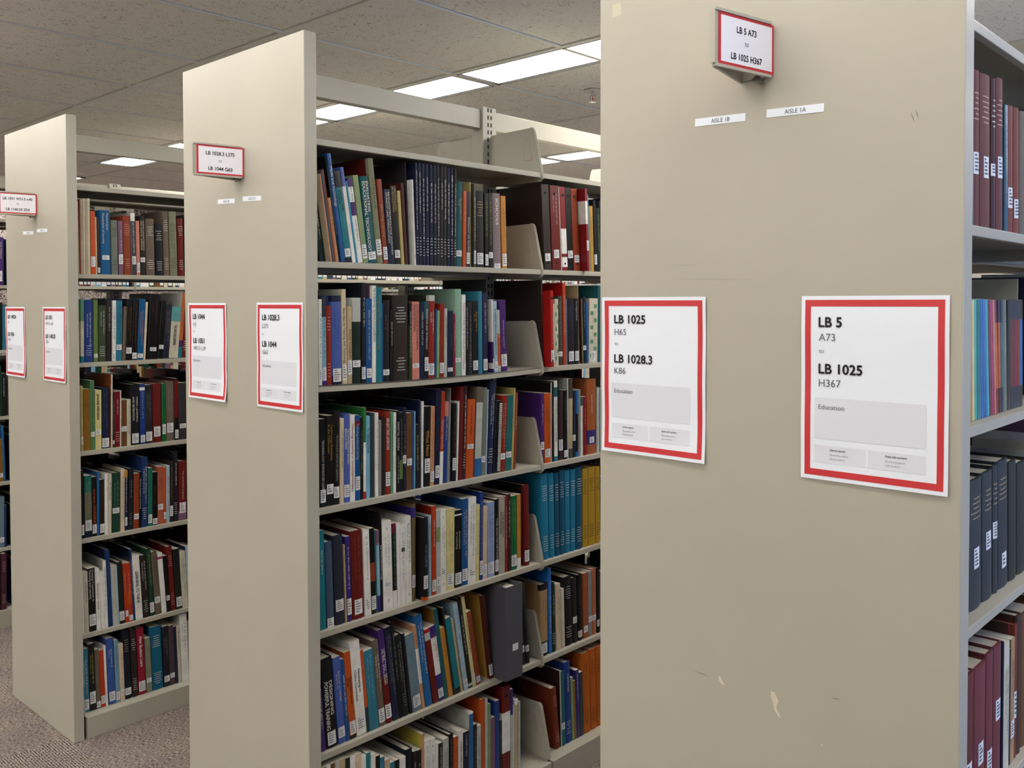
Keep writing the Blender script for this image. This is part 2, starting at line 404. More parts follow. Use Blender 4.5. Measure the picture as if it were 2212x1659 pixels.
    if K == 'wire':
        mbx = MB()
        for j in range(34): mbx.cyl((.001, th * .5, h * .03 + j * h * .028), (0, 1, 0), .0026, th * .48, 8)
        mbx.build('wire_binding', [inkmat('greywhite')], root)
    if K == 'logo':
        mbx = MB()
        for fz, rz_ in ((.91, .0035), (.095, .0045)):
            n8 = 14; V = [(sx(th / 2) + e, th / 2 + .0028 * math.cos(6.2832 * i / n8), h * fz + rz_ * math.sin(6.2832 * i / n8)) for i in range(n8)]
            V2 = [(v[0], th / 2 + (v[1] - th / 2) * .55, h * fz + (v[2] - h * fz) * .55) for v in V]
            mbx.add(V + V2, [(i, (i + 1) % n8, n8 + (i + 1) % n8, n8 + i) for i in range(n8)])
        mbx.build('printed_emblem', [inkmat('grey')], root)
    if K == 'square':
        mbx = MB(); mbx.add([(sx(a) + e, a, z_) for a, z_ in ((th*.2, h*.66), (th*.85, h*.66), (th*.85, h*.71), (th*.2, h*.71))], [(0, 1, 2, 3)], 0); mbx.build('printed_square', [inkmat('brownblack')], root)
    if kind == 'b' and th > .014:
        mbx = MB(); mbx.cyl((.0003, th / 2, h * .9), (1, 0, 0), .0045, .0012, 14, 0); mbx.cyl((.0003, th / 2, h * .08), (1, 0, 0), .0035, .0012, 14, 0)
        mbx.build('finger_hole', [SLOT], root)
    return root
def hash_s(s):
    v = 7
    for ch in s: v = (v * 31 + ord(ch)) % 1000003
    return v

DATA = '''@R2A 1.7275
0.0962 0.0185 0.185 8.69 -2.168 0.16 dkgreen p b:white|dark green paperback first on top shelf, middle bookcase
0.1155 0.0059 0.232 8.69 -2.148 0.167 peach p C:cream|thin peach paperback between dark green and slate blue ones, top shelf, middle bookcase
0.1221 0.0067 0.241 8.80 -2.148 0.173 slateblue p b:navy|thin slate blue paperback between peach and rust orange ones, top shelf, middle bookcase
0.1296 0.0040 0.245 8.90 -2.148 0.177 rustorange p C:rustorange|thin rust orange paperback between slate blue and peach ones, top shelf, middle bookcase
0.1342 0.0089 0.171 8.84 -2.148 0.13 peach p b:black|thin peach paperback between rust orange and black ones, top shelf, middle bookcase
0.1438 0.0040 0.282 9.00 -2.148 0.203 black p b:white|thin black paperback between peach and blue ones, top shelf, middle bookcase
0.1484 0.0124 0.288 9.08 -2.144 0.207 blue p T:Media_and_Technology:white:.12:.95|blue paperback titled Media and Technology, top shelf, middle bookcase
0.1647 0.0210 0.244 9.02 -2.148 0.176 teal p B:.82-1:black B:0-.05:black L.06-.15 T:Software_Goes_to_School:black:.2:.84|teal paperback titled Software Goes to School, top shelf, middle bookcase
0.1881 0.0114 0.257 9.00 -2.148 0.185 white p B:.8-1:cornflower b:pink|thin white paperback between teal and cyan ones, top shelf, middle bookcase
0.2003 0.0057 0.221 8.81 -2.148 0.159 cyan p |thin cyan paperback between white and white ones, top shelf, middle bookcase
0.2067 0.0161 0.229 8.93 -2.148 0.165 white p B:.9-1:purple B:.56-.72:purple b:purple|white paperback between cyan and sage green ones, top shelf, middle bookcase
0.2241 0.0176 0.239 8.23 -2.148 0.172 sage p L.05-.21 C:sage|sage green paperback between white and dark teal ones, top shelf, middle bookcase
0.2437 0.0301 0.238 7.02 -2.148 0.171 dkteal h T:EVALUATING_EDUCATIONAL_TECHNOLOGY:white:.06:.86 L.04-.13|dark teal hardback titled EVALUATING EDUCATIONAL TECHNOLOGY, top shelf, middle bookcase
0.2751 0.0198 0.290 6.81 -2.148 0.209 greysage h C:dkred L.08-.23 b:dkgreen|grey green hardback between dark teal and rust ones, top shelf, middle bookcase
0.2962 0.0159 0.235 5.67 -2.148 0.169 rust p L.05-.2 T:Liberating_Learning:tan:.3:.7|rust paperback titled Liberating Learning, top shelf, middle bookcase
0.3136 0.0220 0.209 4.59 -2.148 0.151 navy p T:BILDUNGSTECHNOLOGIE_ZWISCHEN_WUNSCH_UND_WIRKLICHKEIT:white:.04:.9|navy paperback titled BILDUNGSTECHNOLOGIE ZWISCHEN WUNSCH UND WIRKLICHKEIT, top shelf, middle bookcase
0.3362 0.0214 0.221 4.28 -2.148 0.159 black p T:TECHNOLOGY_IN_EDUCATION:gold:.02:.82 L.08-.18|black paperback titled TECHNOLOGY IN EDUCATION, top shelf, middle bookcase
0.3609 0.0110 0.209 4.20 -2.148 0.15 straw p |thin straw yellow paperback between black and reddish brown ones, top shelf, middle bookcase
0.3725 0.0134 0.232 4.00 -2.148 0.167 redbrown h |reddish brown hardback between straw yellow and dark grey ones, top shelf, middle bookcase
0.4037 0.0056 0.296 2.56 -2.168 0.202 dkgrey h C:dkgrey|thin dark grey hardback between reddish brown and white ones, top shelf, middle bookcase
0.4099 0.0060 0.245 2.48 -2.148 0.176 white p b:grey K:logo|thin white paperback between dark grey and navy ones, top shelf, middle bookcase
0.4165 0.0097 0.296 0.97 -2.148 0.213 navy h b:white s:white|first from left of the navy volumes, top shelf, middle bookcase
0.4269 0.0120 0.296 0.70 -2.148 0.213 navy h b:white s:white|second from left of the navy volumes, top shelf, middle bookcase
0.4398 0.0124 0.295 0.55 -2.148 0.212 navy h b:white s:white|third from left of the navy volumes, top shelf, middle bookcase
0.4531 0.0137 0.295 0.38 -2.148 0.212 navy h b:white s:white|fourth from left of the navy volumes, top shelf, middle bookcase
0.4678 0.0142 0.295 0.00 -2.148 0.212 navy h b:white s:white|fifth from left of the navy volumes, top shelf, middle bookcase
0.4829 0.0133 0.296 0.00 -2.148 0.213 navy h b:white s:white|sixth from left of the navy volumes, top shelf, middle bookcase
0.4972 0.0112 0.296 0.00 -2.148 0.213 charcoal h b:white s:white|first from left of the charcoal volumes, top shelf, middle bookcase
0.5093 0.0116 0.296 -0.48 -2.148 0.213 charcoal h b:white s:white|second from left of the charcoal volumes, top shelf, middle bookcase
0.5219 0.0133 0.296 -0.51 -2.148 0.213 charcoal h b:white s:white|third from left of the charcoal volumes, top shelf, middle bookcase
0.5365 0.0128 0.294 -0.36 -2.148 0.212 navy h b:white s:white|seventh from left of the navy volumes, top shelf, middle bookcase
0.5502 0.0129 0.296 -0.41 -2.148 0.213 navy h b:white s:white|eighth from left of the navy volumes, top shelf, middle bookcase
0.5641 0.0100 0.294 -0.85 -2.148 0.212 charcoal h b:white s:white|fourth from left of the charcoal volumes, top shelf, middle bookcase
0.5750 0.0252 0.257 -0.95 -2.148 0.185 dkteal h b:tan L.12-.19|dark teal hardback between charcoal and orange ones, top shelf, middle bookcase
0.6025 0.0136 0.231 -0.92 -2.148 0.167 orange p b:tan|orange paperback between dark teal and navy ones, top shelf, middle bookcase
0.6166 0.0151 0.231 -0.80 -2.148 0.166 navy p T:TECHNOLOGY_FOR_TEACHING:white:.34:.8 L.04-.19|navy paperback titled TECHNOLOGY FOR TEACHING, top shelf, middle bookcase
0.6422 0.0061 0.261 0.00 -2.158 0.188 straw p C:straw|thin straw yellow paperback between navy and olive grey ones, top shelf, middle bookcase
0.6488 0.0098 0.256 0.00 -2.148 0.184 olivegrey p b:white L.04-.2|thin olive grey paperback between straw yellow and charcoal ones, top shelf, middle bookcase
0.6607 0.0363 0.236 0.42 -2.148 0.17 charcoal h h:tan L.04-.19|thick charcoal hardback between olive grey and black ones, top shelf, middle bookcase
0.6984 0.0153 0.231 0.46 -2.148 0.166 black p b:lime L.03-.18|black paperback between charcoal and black ones, top shelf, middle bookcase
0.7148 0.0193 0.232 0.69 -2.148 0.167 black p b:lime L.13-.21|black paperback between black and mauve grey ones, top shelf, middle bookcase
0.7358 0.0381 0.235 1.09 -2.148 0.169 mauvegrey h T:SCHOOLS:white:.07:.42 L.0-.06|thick mauve grey hardback titled SCHOOLS, top shelf, middle bookcase
0.7761 0.0217 0.229 1.59 -2.148 0.165 mustard p b:black L.03-.2|mustard paperback last in row, top shelf, middle bookcase
@R2A2 1.7275
0.9802 0.0373 0.284 3.54 -2.148 0.205 darkbrown b L.1-.19|thick dark brown binder first on top shelf, middle bookcase's far bay
1.0208 0.0467 0.284 2.98 -2.148 0.205 dkred b b:white L.14-.24|thick dark red binder between dark brown and white ones, top shelf, middle bookcase's far bay
1.0688 0.0040 0.284 3.19 -2.148 0.2 white p |thin white paperback between dark red and crimson ones, top shelf, middle bookcase's far bay
1.0742 0.0284 0.284 3.44 -2.148 0.205 crimson b B:.04-.16:white B:.2-.5:white|crimson binder between white and black ones, top shelf, middle bookcase's far bay
1.1044 0.0297 0.284 3.74 -2.148 0.205 black b L.15-.24|black binder between crimson and rust ones, top shelf, middle bookcase's far bay
1.1363 0.0357 0.283 4.14 -2.148 0.203 rust b L.1-.19|thick rust binder between black and crimson ones, top shelf, middle bookcase's far bay
1.1727 0.0123 0.284 3.18 -2.118 0.205 crimson b L.25-.37 B:.57-.85:white|thin crimson binder between rust and pale blue ones, top shelf, middle bookcase's far bay
1.2241 0.0045 0.271 2.72 -2.148 0.195 sky p |thin pale blue paperback between crimson and gold ones, top shelf, middle bookcase's far bay
1.2303 0.0224 0.231 2.34 -2.148 0.166 gold h b:black|gold hardback between pale blue and black ones, top shelf, middle bookcase's far bay
1.2541 0.0168 0.253 2.64 -2.148 0.182 black h L.1-.24|black hardback between gold and dark green ones, top shelf, middle bookcase's far bay
1.2718 0.0206 0.227 2.84 -2.148 0.164 dkgreen h b:sage|dark green hardback between black and dark grey ones, top shelf, middle bookcase's far bay
1.2938 0.0286 0.253 3.15 -2.148 0.182 dkgrey h |dark grey hardback between dark green and navy ones, top shelf, middle bookcase's far bay
1.3234 0.0318 0.266 3.33 -2.148 0.192 navy h |navy hardback last in row, top shelf, middle bookcase's far bay
@R2B 1.403
0.0778 0.0104 0.227 0.00 -2.150 0.164 white p b:black L.05-.19|thin white paperback first on second shelf, middle bookcase
0.0889 0.0129 0.234 0.15 -2.150 0.168 sky p B:.77-1:dkgrey B:0-.06:indigo L.05-.2 b:navy|pale blue paperback between white and brick red ones, second shelf, middle bookcase
0.1026 0.0168 0.210 0.32 -2.150 0.151 brick h h:pink s:pink|brick red hardback between pale blue and cornflower blue ones, second shelf, middle bookcase
0.1207 0.0332 0.238 0.63 -2.150 0.171 cornflower h C:cornflower B:.93-1:navy B:0-.1:navy L.03-.18 b:indigo|thick cornflower blue hardback between brick red and cream ones, second shelf, middle bookcase
0.1545 0.0157 0.256 0.74 -2.150 0.184 cream h C:greywhite T:Best_Ideas_for_Teaching_with_Technology:black:.2:.78 L.04-.2|cream hardback titled Best Ideas for Teaching, second shelf, middle bookcase
0.1708 0.0148 0.211 0.00 -2.150 0.152 tan p L.12-.3 T:FAILURE_TO_DISRUPT:brown:.3:.68|tan paperback titled FAILURE TO DISRUPT, second shelf, middle bookcase
0.1864 0.0310 0.234 -0.38 -2.150 0.169 greywhite h C:greywhite B:0-.72:dkgreen L.19-.27|off-white hardback between tan and dark navy ones, second shelf, middle bookcase
0.2182 0.0148 0.276 -0.22 -2.150 0.199 inknavy h b:greywhite L.04-.16|dark navy hardback between off-white and blue ones, second shelf, middle bookcase
0.2340 0.0193 0.233 0.00 -2.150 0.168 blue p b:white L.06-.17|blue paperback between dark navy and white ones, second shelf, middle bookcase
0.2539 0.0145 0.269 -0.47 -2.150 0.194 white h C:mauve T:THE_INTEGRATED_TECHNOLOGY_CLASSROOM:black:.02:.58 b2:red|white hardback titled THE INTEGRATED TECHNOLOGY CLASSROOM, second shelf, middle bookcase
0.2692 0.0191 0.265 -0.49 -2.150 0.191 teal p T:Integrating_Educational_Technology:gold:.09:.66|teal paperback titled Integrating Educational Technology, second shelf, middle bookcase
0.2889 0.0040 0.220 -0.37 -2.150 0.158 blue p |thin blue paperback between teal and blue-black ones, second shelf, middle bookcase
0.2935 0.0246 0.229 -0.37 -2.150 0.165 ink h L.08-.15 b:brown|blue-black hardback between blue and black ones, second shelf, middle bookcase
0.3192 0.0094 0.200 -0.08 -2.150 0.144 black p b:white|thin black paperback between blue-black and dark brown ones, second shelf, middle bookcase
0.3295 0.0591 0.244 0.00 -2.150 0.176 darkbrown h h:white s:white C:darkbrown|thick dark brown hardback between black and olive green ones, second shelf, middle bookcase
0.3892 0.0100 0.224 0.00 -2.150 0.162 olivegreen p B:.7-1:black b:white|thin olive green paperback between dark brown and salmon pink ones, second shelf, middle bookcase
0.4004 0.0272 0.226 0.00 -2.150 0.163 salmon p T:INTERACTIVE_MULTIMEDIA_INSTRUCTION:black:.04:.62 L.15-.21|salmon pink paperback titled INTERACTIVE MULTIMEDIA INSTRUCTION, second shelf, middle bookcase
0.4282 0.0169 0.220 -0.73 -2.150 0.158 navy p b:white|navy paperback between salmon pink and black ones, second shelf, middle bookcase
0.4457 0.0165 0.226 -0.79 -2.150 0.162 black p B:.78-1:dkteal T:EDUCATION_AND_TECHNOLOGY:white:.1:.62 L.1-.28|black paperback titled EDUCATION AND TECHNOLOGY, second shelf, middle bookcase
0.4629 0.0260 0.245 -0.66 -2.150 0.176 brick h C:charcoal B:.93-1:greywhite b:white L.04-.18|brick red hardback between black and blue ones, second shelf, middle bookcase
0.4894 0.0056 0.204 -1.13 -2.150 0.147 blue p |thin blue paperback between brick red and light green ones, second shelf, middle bookcase
0.4956 0.0094 0.200 -1.03 -2.150 0.144 ltgreen p |thin light green paperback between blue and brick red ones, second shelf, middle bookcase
0.5057 0.0186 0.220 -0.88 -2.150 0.158 brick p L.06-.2 b:rust|brick red paperback between light green and off-white ones, second shelf, middle bookcase
0.5249 0.0121 0.206 -0.74 -2.150 0.149 greywhite p b:dkgreen|thin off-white paperback between brick red and navy ones, second shelf, middle bookcase
0.5377 0.0235 0.198 -0.59 -2.150 0.142 navy p L.08-.14 b:slateblue|navy paperback between off-white and crimson ones, second shelf, middle bookcase
0.5618 0.0094 0.189 -0.43 -2.150 0.136 crimson p b:pink|thin crimson paperback between navy and mint green ones, second shelf, middle bookcase
0.5718 0.0265 0.264 -0.26 -2.150 0.19 mint h C:mint L.16-.21|mint green hardback between crimson and white ones, second shelf, middle bookcase
0.5990 0.0159 0.247 -0.16 -2.150 0.178 white p T:TAXONOMY_FOR_THE_TECHNOLOGY_DOMAIN:mauve:.1:.85 L.06-.17|white paperback titled TAXONOMY FOR THE TECHNOLOGY DOMAIN, second shelf, middle bookcase
0.6155 0.0100 0.225 -0.02 -2.150 0.162 black p b:white|thin black paperback between white and charcoal ones, second shelf, middle bookcase
0.6262 0.0182 0.225 0.11 -2.150 0.162 charcoal h b:grey s:grey|charcoal hardback between black and black ones, second shelf, middle bookcase
0.6450 0.0245 0.227 0.25 -2.150 0.163 black p L.06-.19 b:gold|black paperback between charcoal and teal blue ones, second shelf, middle bookcase
0.6702 0.0200 0.257 0.39 -2.150 0.185 tealblue h C:tealblue|teal blue hardback between black and indigo ones, second shelf, middle bookcase
0.6909 0.0202 0.251 0.51 -2.150 0.181 indnavy p L.04-.18 b:white|indigo paperback between teal blue and dark grey ones, second shelf, middle bookcase
0.7297 0.0040 0.294 1.40 -2.168 0.202 dkgrey h C:dkgrey|thin dark grey hardback between indigo and white ones, second shelf, middle bookcase
0.7343 0.0060 0.231 1.43 -2.150 0.166 white p B:.13-.42:purple B:0-.05:purple L.06-.19 b:black|thin white paperback between dark grey and pale blue ones, second shelf, middle bookcase
0.7409 0.0172 0.225 1.55 -2.150 0.162 paleblue p T:TECHNOLOGY_APPLICATIONS_IN_EDUCATION:navy:.1:.75 L.03-.15|pale blue paperback titled TECHNOLOGY APPLICATIONS IN EDUCATION, second shelf, middle bookcase
0.7592 0.0122 0.197 1.83 -2.150 0.142 greywhite p B:.1-.62:orange b:white|thin off-white paperback between pale blue and purple ones, second shelf, middle bookcase
0.7725 0.0287 0.228 2.11 -2.150 0.164 purple p T:TECHNOLOGY_ASSESSMENT:white:.28:.68 L.07-.24|purple paperback titled TECHNOLOGY ASSESSMENT, second shelf, middle bookcase
@R2B2 1.403
0.9672 0.0095 0.290 0.93 -2.150 0.22 darkbrown h C:darkbrown b:tan|thin dark brown hardback first on second shelf, middle bookcase's far bay
0.9774 0.0162 0.255 1.03 -2.118 0.183 red b L.07-.22 b:pink|bright red binder between dark brown and white ones, second shelf, middle bookcase's far bay
1.0048 0.0073 0.231 0.00 -2.150 0.166 white p |thin white paperback between bright red and ivory ones, second shelf, middle bookcase's far bay
1.0162 0.0204 0.211 0.46 -2.150 0.152 ivory p C:tan|ivory paperback between white and ivory ones, second shelf, middle bookcase's far bay
1.0374 0.0189 0.227 0.65 -2.150 0.163 ivory p q:mintgreen|ivory paperback between ivory and olive grey ones, second shelf, middle bookcase's far bay
1.0580 0.0225 0.237 1.03 -2.150 0.171 olivegrey h L.13-.2 b:grey|olive grey hardback between ivory and red-orange ones, second shelf, middle bookcase's far bay
1.0813 0.0160 0.282 1.01 -2.150 0.203 redorange p C:red b:cream|red-orange paperback between olive grey and blue grey ones, second shelf, middle bookcase's far bay
1.0978 0.0062 0.227 0.97 -2.150 0.164 bluegrey p |thin blue grey paperback between red-orange and blue-black ones, second shelf, middle bookcase's far bay
1.1048 0.0380 0.229 0.81 -2.150 0.165 ink p b:cornflower L.05-.2|thick blue-black paperback between blue grey and black ones, second shelf, middle bookcase's far bay
1.1437 0.0221 0.229 1.00 -2.150 0.165 black p T:The_Digital_Pencil:white:.04:.33 L.05-.2|black paperback titled The Digital Pencil, second shelf, middle bookcase's far bay
1.1766 0.0040 0.272 1.81 -2.158 0.196 tan p C:tan|thin tan paperback between black and dark maroon ones, second shelf, middle bookcase's far bay
1.1812 0.0060 0.229 1.92 -2.150 0.165 dkmaroon p b:rust|thin dark maroon paperback between tan and sage green ones, second shelf, middle bookcase's far bay
1.1878 0.0040 0.227 2.04 -2.150 0.163 sage p |sage green paperback between dark maroon and dark navy ones, second shelf, middle bookcase's far bay
1.1924 0.0191 0.235 1.67 -2.150 0.169 inknavy h L.2-.27 b:grey|dark navy hardback between sage green and bright blue ones, second shelf, middle bookcase's far bay
1.2121 0.0083 0.214 1.53 -2.150 0.154 brightblue p |thin bright blue paperback between dark navy and ivory ones, second shelf, middle bookcase's far bay
1.2221 0.0492 0.229 -0.71 -2.150 0.165 ivory p q:mintgreen L.03-.18 b:dkgreen|thick ivory paperback between bright blue and dark teal ones, second shelf, middle bookcase's far bay
1.2727 0.0248 0.276 -0.40 -2.150 0.22 dkteal h C:dkteal|dark teal hardback between ivory and brick red ones, second shelf, middle bookcase's far bay
1.2998 0.0396 0.239 0.12 -2.150 0.172 brick p |thick brick red paperback last in row, second shelf, middle bookcase's far bay
@R2C 1.078
0.0785 0.0189 0.234 0.00 -2.150 0.169 black p T:TECHNOLOGY_ENHANCED_LEARNING:white:.24:.9 L.05-.2|black paperback titled TECHNOLOGY ENHANCED LEARNING, third shelf, middle bookcase
0.0980 0.0238 0.241 -0.59 -2.150 0.173 black p T:Technology_Education_in_the_Classroom:gold:.1:.5 L.13-.24|black paperback titled Technology Education in the Classroom, third shelf, middle bookcase
0.1226 0.0197 0.252 -0.58 -2.150 0.181 black h T:TECHNOLOGY_SUPPORTED_LEARNING:grey:.26:.75 L.07-.19|black hardback titled TECHNOLOGY SUPPORTED LEARNING, third shelf, middle bookcase
0.1429 0.0123 0.230 -0.47 -2.150 0.166 cream p b:olivegreen|thin cream paperback between black and cornflower blue ones, third shelf, middle bookcase
0.1562 0.0206 0.241 -0.24 -2.150 0.174 cornflower h T:TECHNOLOGY-BASED_EDUCATION:white:.17:.78 L.06-.2 C:cornflower|cornflower blue hardback titled TECHNOLOGY-BASED EDUCATION, third shelf, middle bookcase
0.1774 0.0157 0.236 -0.13 -2.150 0.17 white p T:Technology_Leadership_for_School_Improvement:red:.1:.85 L.09-.2|white paperback titled Technology Leadership for School Improvement, third shelf, middle bookcase
0.1937 0.0170 0.234 -0.02 -2.150 0.168 blue p B:.87-.93:crimson T:Technology-Enhanced_Learning:white:.1:.52 L.12-.28|blue paperback titled Technology-Enhanced Learning, third shelf, middle bookcase
0.2113 0.0096 0.227 0.00 -2.150 0.163 black p B:.3-.45:olivegreen b:grey|thin black paperback between blue and white ones, third shelf, middle bookcase
0.2217 0.0092 0.252 -0.36 -2.150 0.181 white p B:.62-1:green B:0-.08:red C:green b:green|thin white paperback between black and light blue ones, third shelf, middle bookcase
0.2317 0.0128 0.228 -0.19 -2.150 0.164 ltsky p T:The_Technology_Facade:indigo:.14:.45|light blue paperback titled The Technology Facade, third shelf, middle bookcase
0.2452 0.0162 0.234 -0.02 -2.150 0.168 slate h |slate hardback between light blue and white ones, third shelf, middle bookcase
0.2628 0.0111 0.234 -0.40 -2.150 0.168 white p b:mauve|thin white paperback between slate and grey ones, third shelf, middle bookcase
0.2744 0.0102 0.212 -0.40 -2.150 0.153 grey p |thin grey paperback between white and brown-black ones, third shelf, middle bookcase
0.2855 0.0140 0.219 -0.21 -2.150 0.158 brownblack h |brown-black hardback between grey and brick red ones, third shelf, middle bookcase
0.3004 0.0178 0.234 -0.02 -2.150 0.169 brick h T:UBIQUITOUS_LEARNING:white:.08:.46 L.1-.27 C:brick|brick red hardback titled UBIQUITOUS LEARNING, third shelf, middle bookcase
0.3188 0.0085 0.230 -0.38 -2.150 0.166 mintgreen p b:dkgreen|thin mint green paperback between brick red and white ones, third shelf, middle bookcase
0.3279 0.0097 0.229 -0.59 -2.150 0.165 white p b:mintgreen|thin white paperback between mint green and black ones, third shelf, middle bookcase
0.3385 0.0118 0.233 -0.59 -2.150 0.168 black p T:DIGITAL_OLDEN:white:.14:.5 b:white|thin black paperback titled DIGITAL OLDEN, third shelf, middle bookcase
0.3509 0.0116 0.228 -0.47 -2.150 0.164 black p B:.16-.4:mossgreen b:grey|thin black paperback between black and navy ones, third shelf, middle bookcase
0.3631 0.0129 0.240 -0.35 -2.150 0.173 navy h L.33-.43 b:grey|navy hardback between black and brown ones, third shelf, middle bookcase
0.3766 0.0207 0.223 -0.51 -2.150 0.16 brown p L.32-.41|brown paperback between navy and blue ones, third shelf, middle bookcase
0.3981 0.0068 0.227 -0.65 -2.150 0.164 blue p C:blue|thin blue paperback between brown and light blue ones, third shelf, middle bookcase
0.4056 0.0040 0.226 -0.71 -2.150 0.162 ltsky p C:white|thin light blue paperback between blue and dark navy ones, third shelf, middle bookcase
0.4116 0.0123 0.187 -0.14 -2.150 0.134 inknavy p b:yellow|thin dark navy paperback between light blue and navy ones, third shelf, middle bookcase
0.4245 0.0076 0.257 0.01 -2.150 0.185 navy p b:grey|thin navy paperback between dark navy and white ones, third shelf, middle bookcase
0.4326 0.0079 0.252 -0.95 -2.150 0.182 white p b:black|thin white paperback between navy and black ones, third shelf, middle bookcase
0.4430 0.0230 0.236 -1.22 -2.150 0.17 black p T:What_Next:gold:.3:.62 L.17-.35|black paperback titled What Next, third shelf, middle bookcase
0.4669 0.0158 0.234 -1.29 -2.150 0.169 peach p L.05-.18 b:rust|peach paperback between black and navy ones, third shelf, middle bookcase
0.4852 0.0185 0.283 -1.89 -2.150 0.204 navy p T:Planning_for_Technology:slateblue:.3:.65 L.07-.2|navy paperback titled Planning for Technology, third shelf, middle bookcase
0.5042 0.0136 0.275 -2.32 -2.150 0.198 white p B:.35-1:redorange T:Teaching_for_Understanding:white:.3:.62|white paperback titled Teaching for Understanding, third shelf, middle bookcase
0.5194 0.0146 0.244 -2.31 -2.150 0.175 royal p b:white B:.82-1:salmon|royal blue paperback between white and grey ones, third shelf, middle bookcase
0.5347 0.0097 0.234 -2.25 -2.150 0.169 grey p |thin grey paperback between royal blue and grey ones, third shelf, middle bookcase
0.5525 0.0040 0.283 -0.90 -2.158 0.204 grey p C:grey|thin grey paperback between grey and black ones, third shelf, middle bookcase
0.5571 0.0164 0.235 -1.23 -2.150 0.169 black h L.14-.3 b:brown|black hardback between grey and white ones, third shelf, middle bookcase
0.5742 0.0056 0.241 -2.14 -2.150 0.173 white p |thin white paperback between black and dark red ones, third shelf, middle bookcase
0.5816 0.0158 0.284 -2.19 -2.150 0.204 dkred h C:dkred|dark red hardback between white and dark maroon ones, third shelf, middle bookcase
0.5981 0.0129 0.286 -2.20 -2.150 0.206 dkmaroon h b:white s:white|dark maroon hardback between dark red and orange ones, third shelf, middle bookcase
0.6124 0.0366 0.242 -2.75 -2.150 0.174 orange h T:Instructional_design:black:.08:.45 L.37-.43|thick orange hardback titled Instructional design, third shelf, middle bookcase
0.6511 0.0281 0.277 -2.57 -2.150 0.199 greywhite p B:0-.2:medblue B:.83-1:taupe C:taupe|off-white paperback between orange and grey green ones, third shelf, middle bookcase
0.6802 0.0191 0.274 -2.39 -2.150 0.197 greygreen h C:greygreen L.15-.22|grey green hardback between off-white and pale blue ones, third shelf, middle bookcase
0.7000 0.0052 0.267 -2.32 -2.150 0.192 paleblue p |thin pale blue paperback between grey green and indigo ones, third shelf, middle bookcase
0.7060 0.0271 0.294 -3.59 -2.150 0.212 indnavy h b:white s:white|indigo hardback between pale blue and navy ones, third shelf, middle bookcase
0.7338 0.0043 0.240 -3.46 -2.150 0.173 navy p |thin navy paperback between indigo and black ones, third shelf, middle bookcase
0.7391 0.0232 0.228 -3.24 -2.150 0.164 black p K:wire|black paperback between navy and brick red ones, third shelf, middle bookcase
0.7638 0.0235 0.243 -3.38 -2.150 0.175 brick p L.16-.24 b:pink|brick red paperback between black and teal ones, third shelf, middle bookcase
0.7888 0.0282 0.242 -3.07 -2.150 0.174 tealgrey p L.17-.25|teal paperback between brick red and straw yellow ones, third shelf, middle bookcase
0.8178 0.0093 0.264 -2.93 -2.150 0.19 straw p C:straw b:rust|thin straw yellow paperback between teal and rust ones, third shelf, middle bookcase
0.8278 0.0115 0.248 -2.79 -2.150 0.179 rust p b:cream|thin rust paperback last in row, third shelf, middle bookcase
@R2C2 1.078
0.9625 0.0176 0.237 0.00 -2.150 0.171 purple p C:purple L.2-.31 b:white|purple paperback first on third shelf, middle bookcase's far bay
0.9813 0.0327 0.235 0.00 -2.150 0.169 orange p b:black L.08-.2|orange paperback between purple and off-white ones, third shelf, middle bookcase's far bay
1.0148 0.0057 0.269 0.16 -2.150 0.194 greywhite p C:black|thin off-white paperback between orange and black ones, third shelf, middle bookcase's far bay
1.0214 0.0115 0.273 0.30 -2.150 0.196 black p C:black b:grey|thin black paperback between off-white and white ones, third shelf, middle bookcase's far bay
1.0336 0.0173 0.274 0.44 -2.150 0.197 white p B:.8-.92:dkteal T:COMPUTER_EDUCATION_FOR_TEACHERS:black:.24:.76 B:0-.06:tealblue|white paperback titled COMPUTER EDUCATION FOR TEACHERS, third shelf, middle bookcase's far bay
1.0518 0.0054 0.275 0.44 -2.150 0.198 black p C:black|thin black paperback between white and maroon brown ones, third shelf, middle bookcase's far bay
1.0580 0.0238 0.235 0.00 -2.150 0.169 maroonbrown h L.14-.3|maroon brown hardback between black and black ones, third shelf, middle bookcase's far bay
1.0826 0.0207 0.238 0.17 -2.150 0.172 black p L.03-.13 b:grey|black paperback between maroon brown and white ones, third shelf, middle bookcase's far bay
1.1041 0.0047 0.277 0.34 -2.150 0.199 white p C:greywhite|thin white paperback between black and olive grey ones, third shelf, middle bookcase's far bay
1.1101 0.0209 0.277 0.00 -2.150 0.199 olivegrey p C:black B:.12-.75:tan|olive grey paperback between white and navy ones, third shelf, middle bookcase's far bay
1.1318 0.0181 0.233 0.00 -2.150 0.168 navy h L.25-.34 b:slateblue|navy hardback between olive grey and black ones, third shelf, middle bookcase's far bay
1.1508 0.0109 0.233 0.00 -2.150 0.168 black p B:.65-1:brightblue B:0-.08:brightblue|thin black paperback between navy and grey ones, third shelf, middle bookcase's far bay
1.1625 0.0127 0.235 0.00 -2.150 0.169 grey p |grey paperback between black and white ones, third shelf, middle bookcase's far bay
1.1761 0.0119 0.208 0.00 -2.150 0.149 white p B:.85-1:dkteal b:grey|thin white paperback between grey and crimson ones, third shelf, middle bookcase's far bay
1.1893 0.0204 0.208 0.33 -2.150 0.15 crimson p b:pink|crimson paperback between white and rust orange ones, third shelf, middle bookcase's far bay
1.2114 0.0554 0.267 0.00 -2.150 0.192 rustorange h C:rustorange B:.13-.32:indigo L.15-.23 T:computers_in_education:white:.2:.45|thick rust orange hardback titled computers in education, third shelf, middle bookcase's far bay
1.2682 0.0156 0.235 0.00 -2.150 0.169 greywhite p b:grey|off-white paperback between rust orange and teal ones, third shelf, middle bookcase's far bay
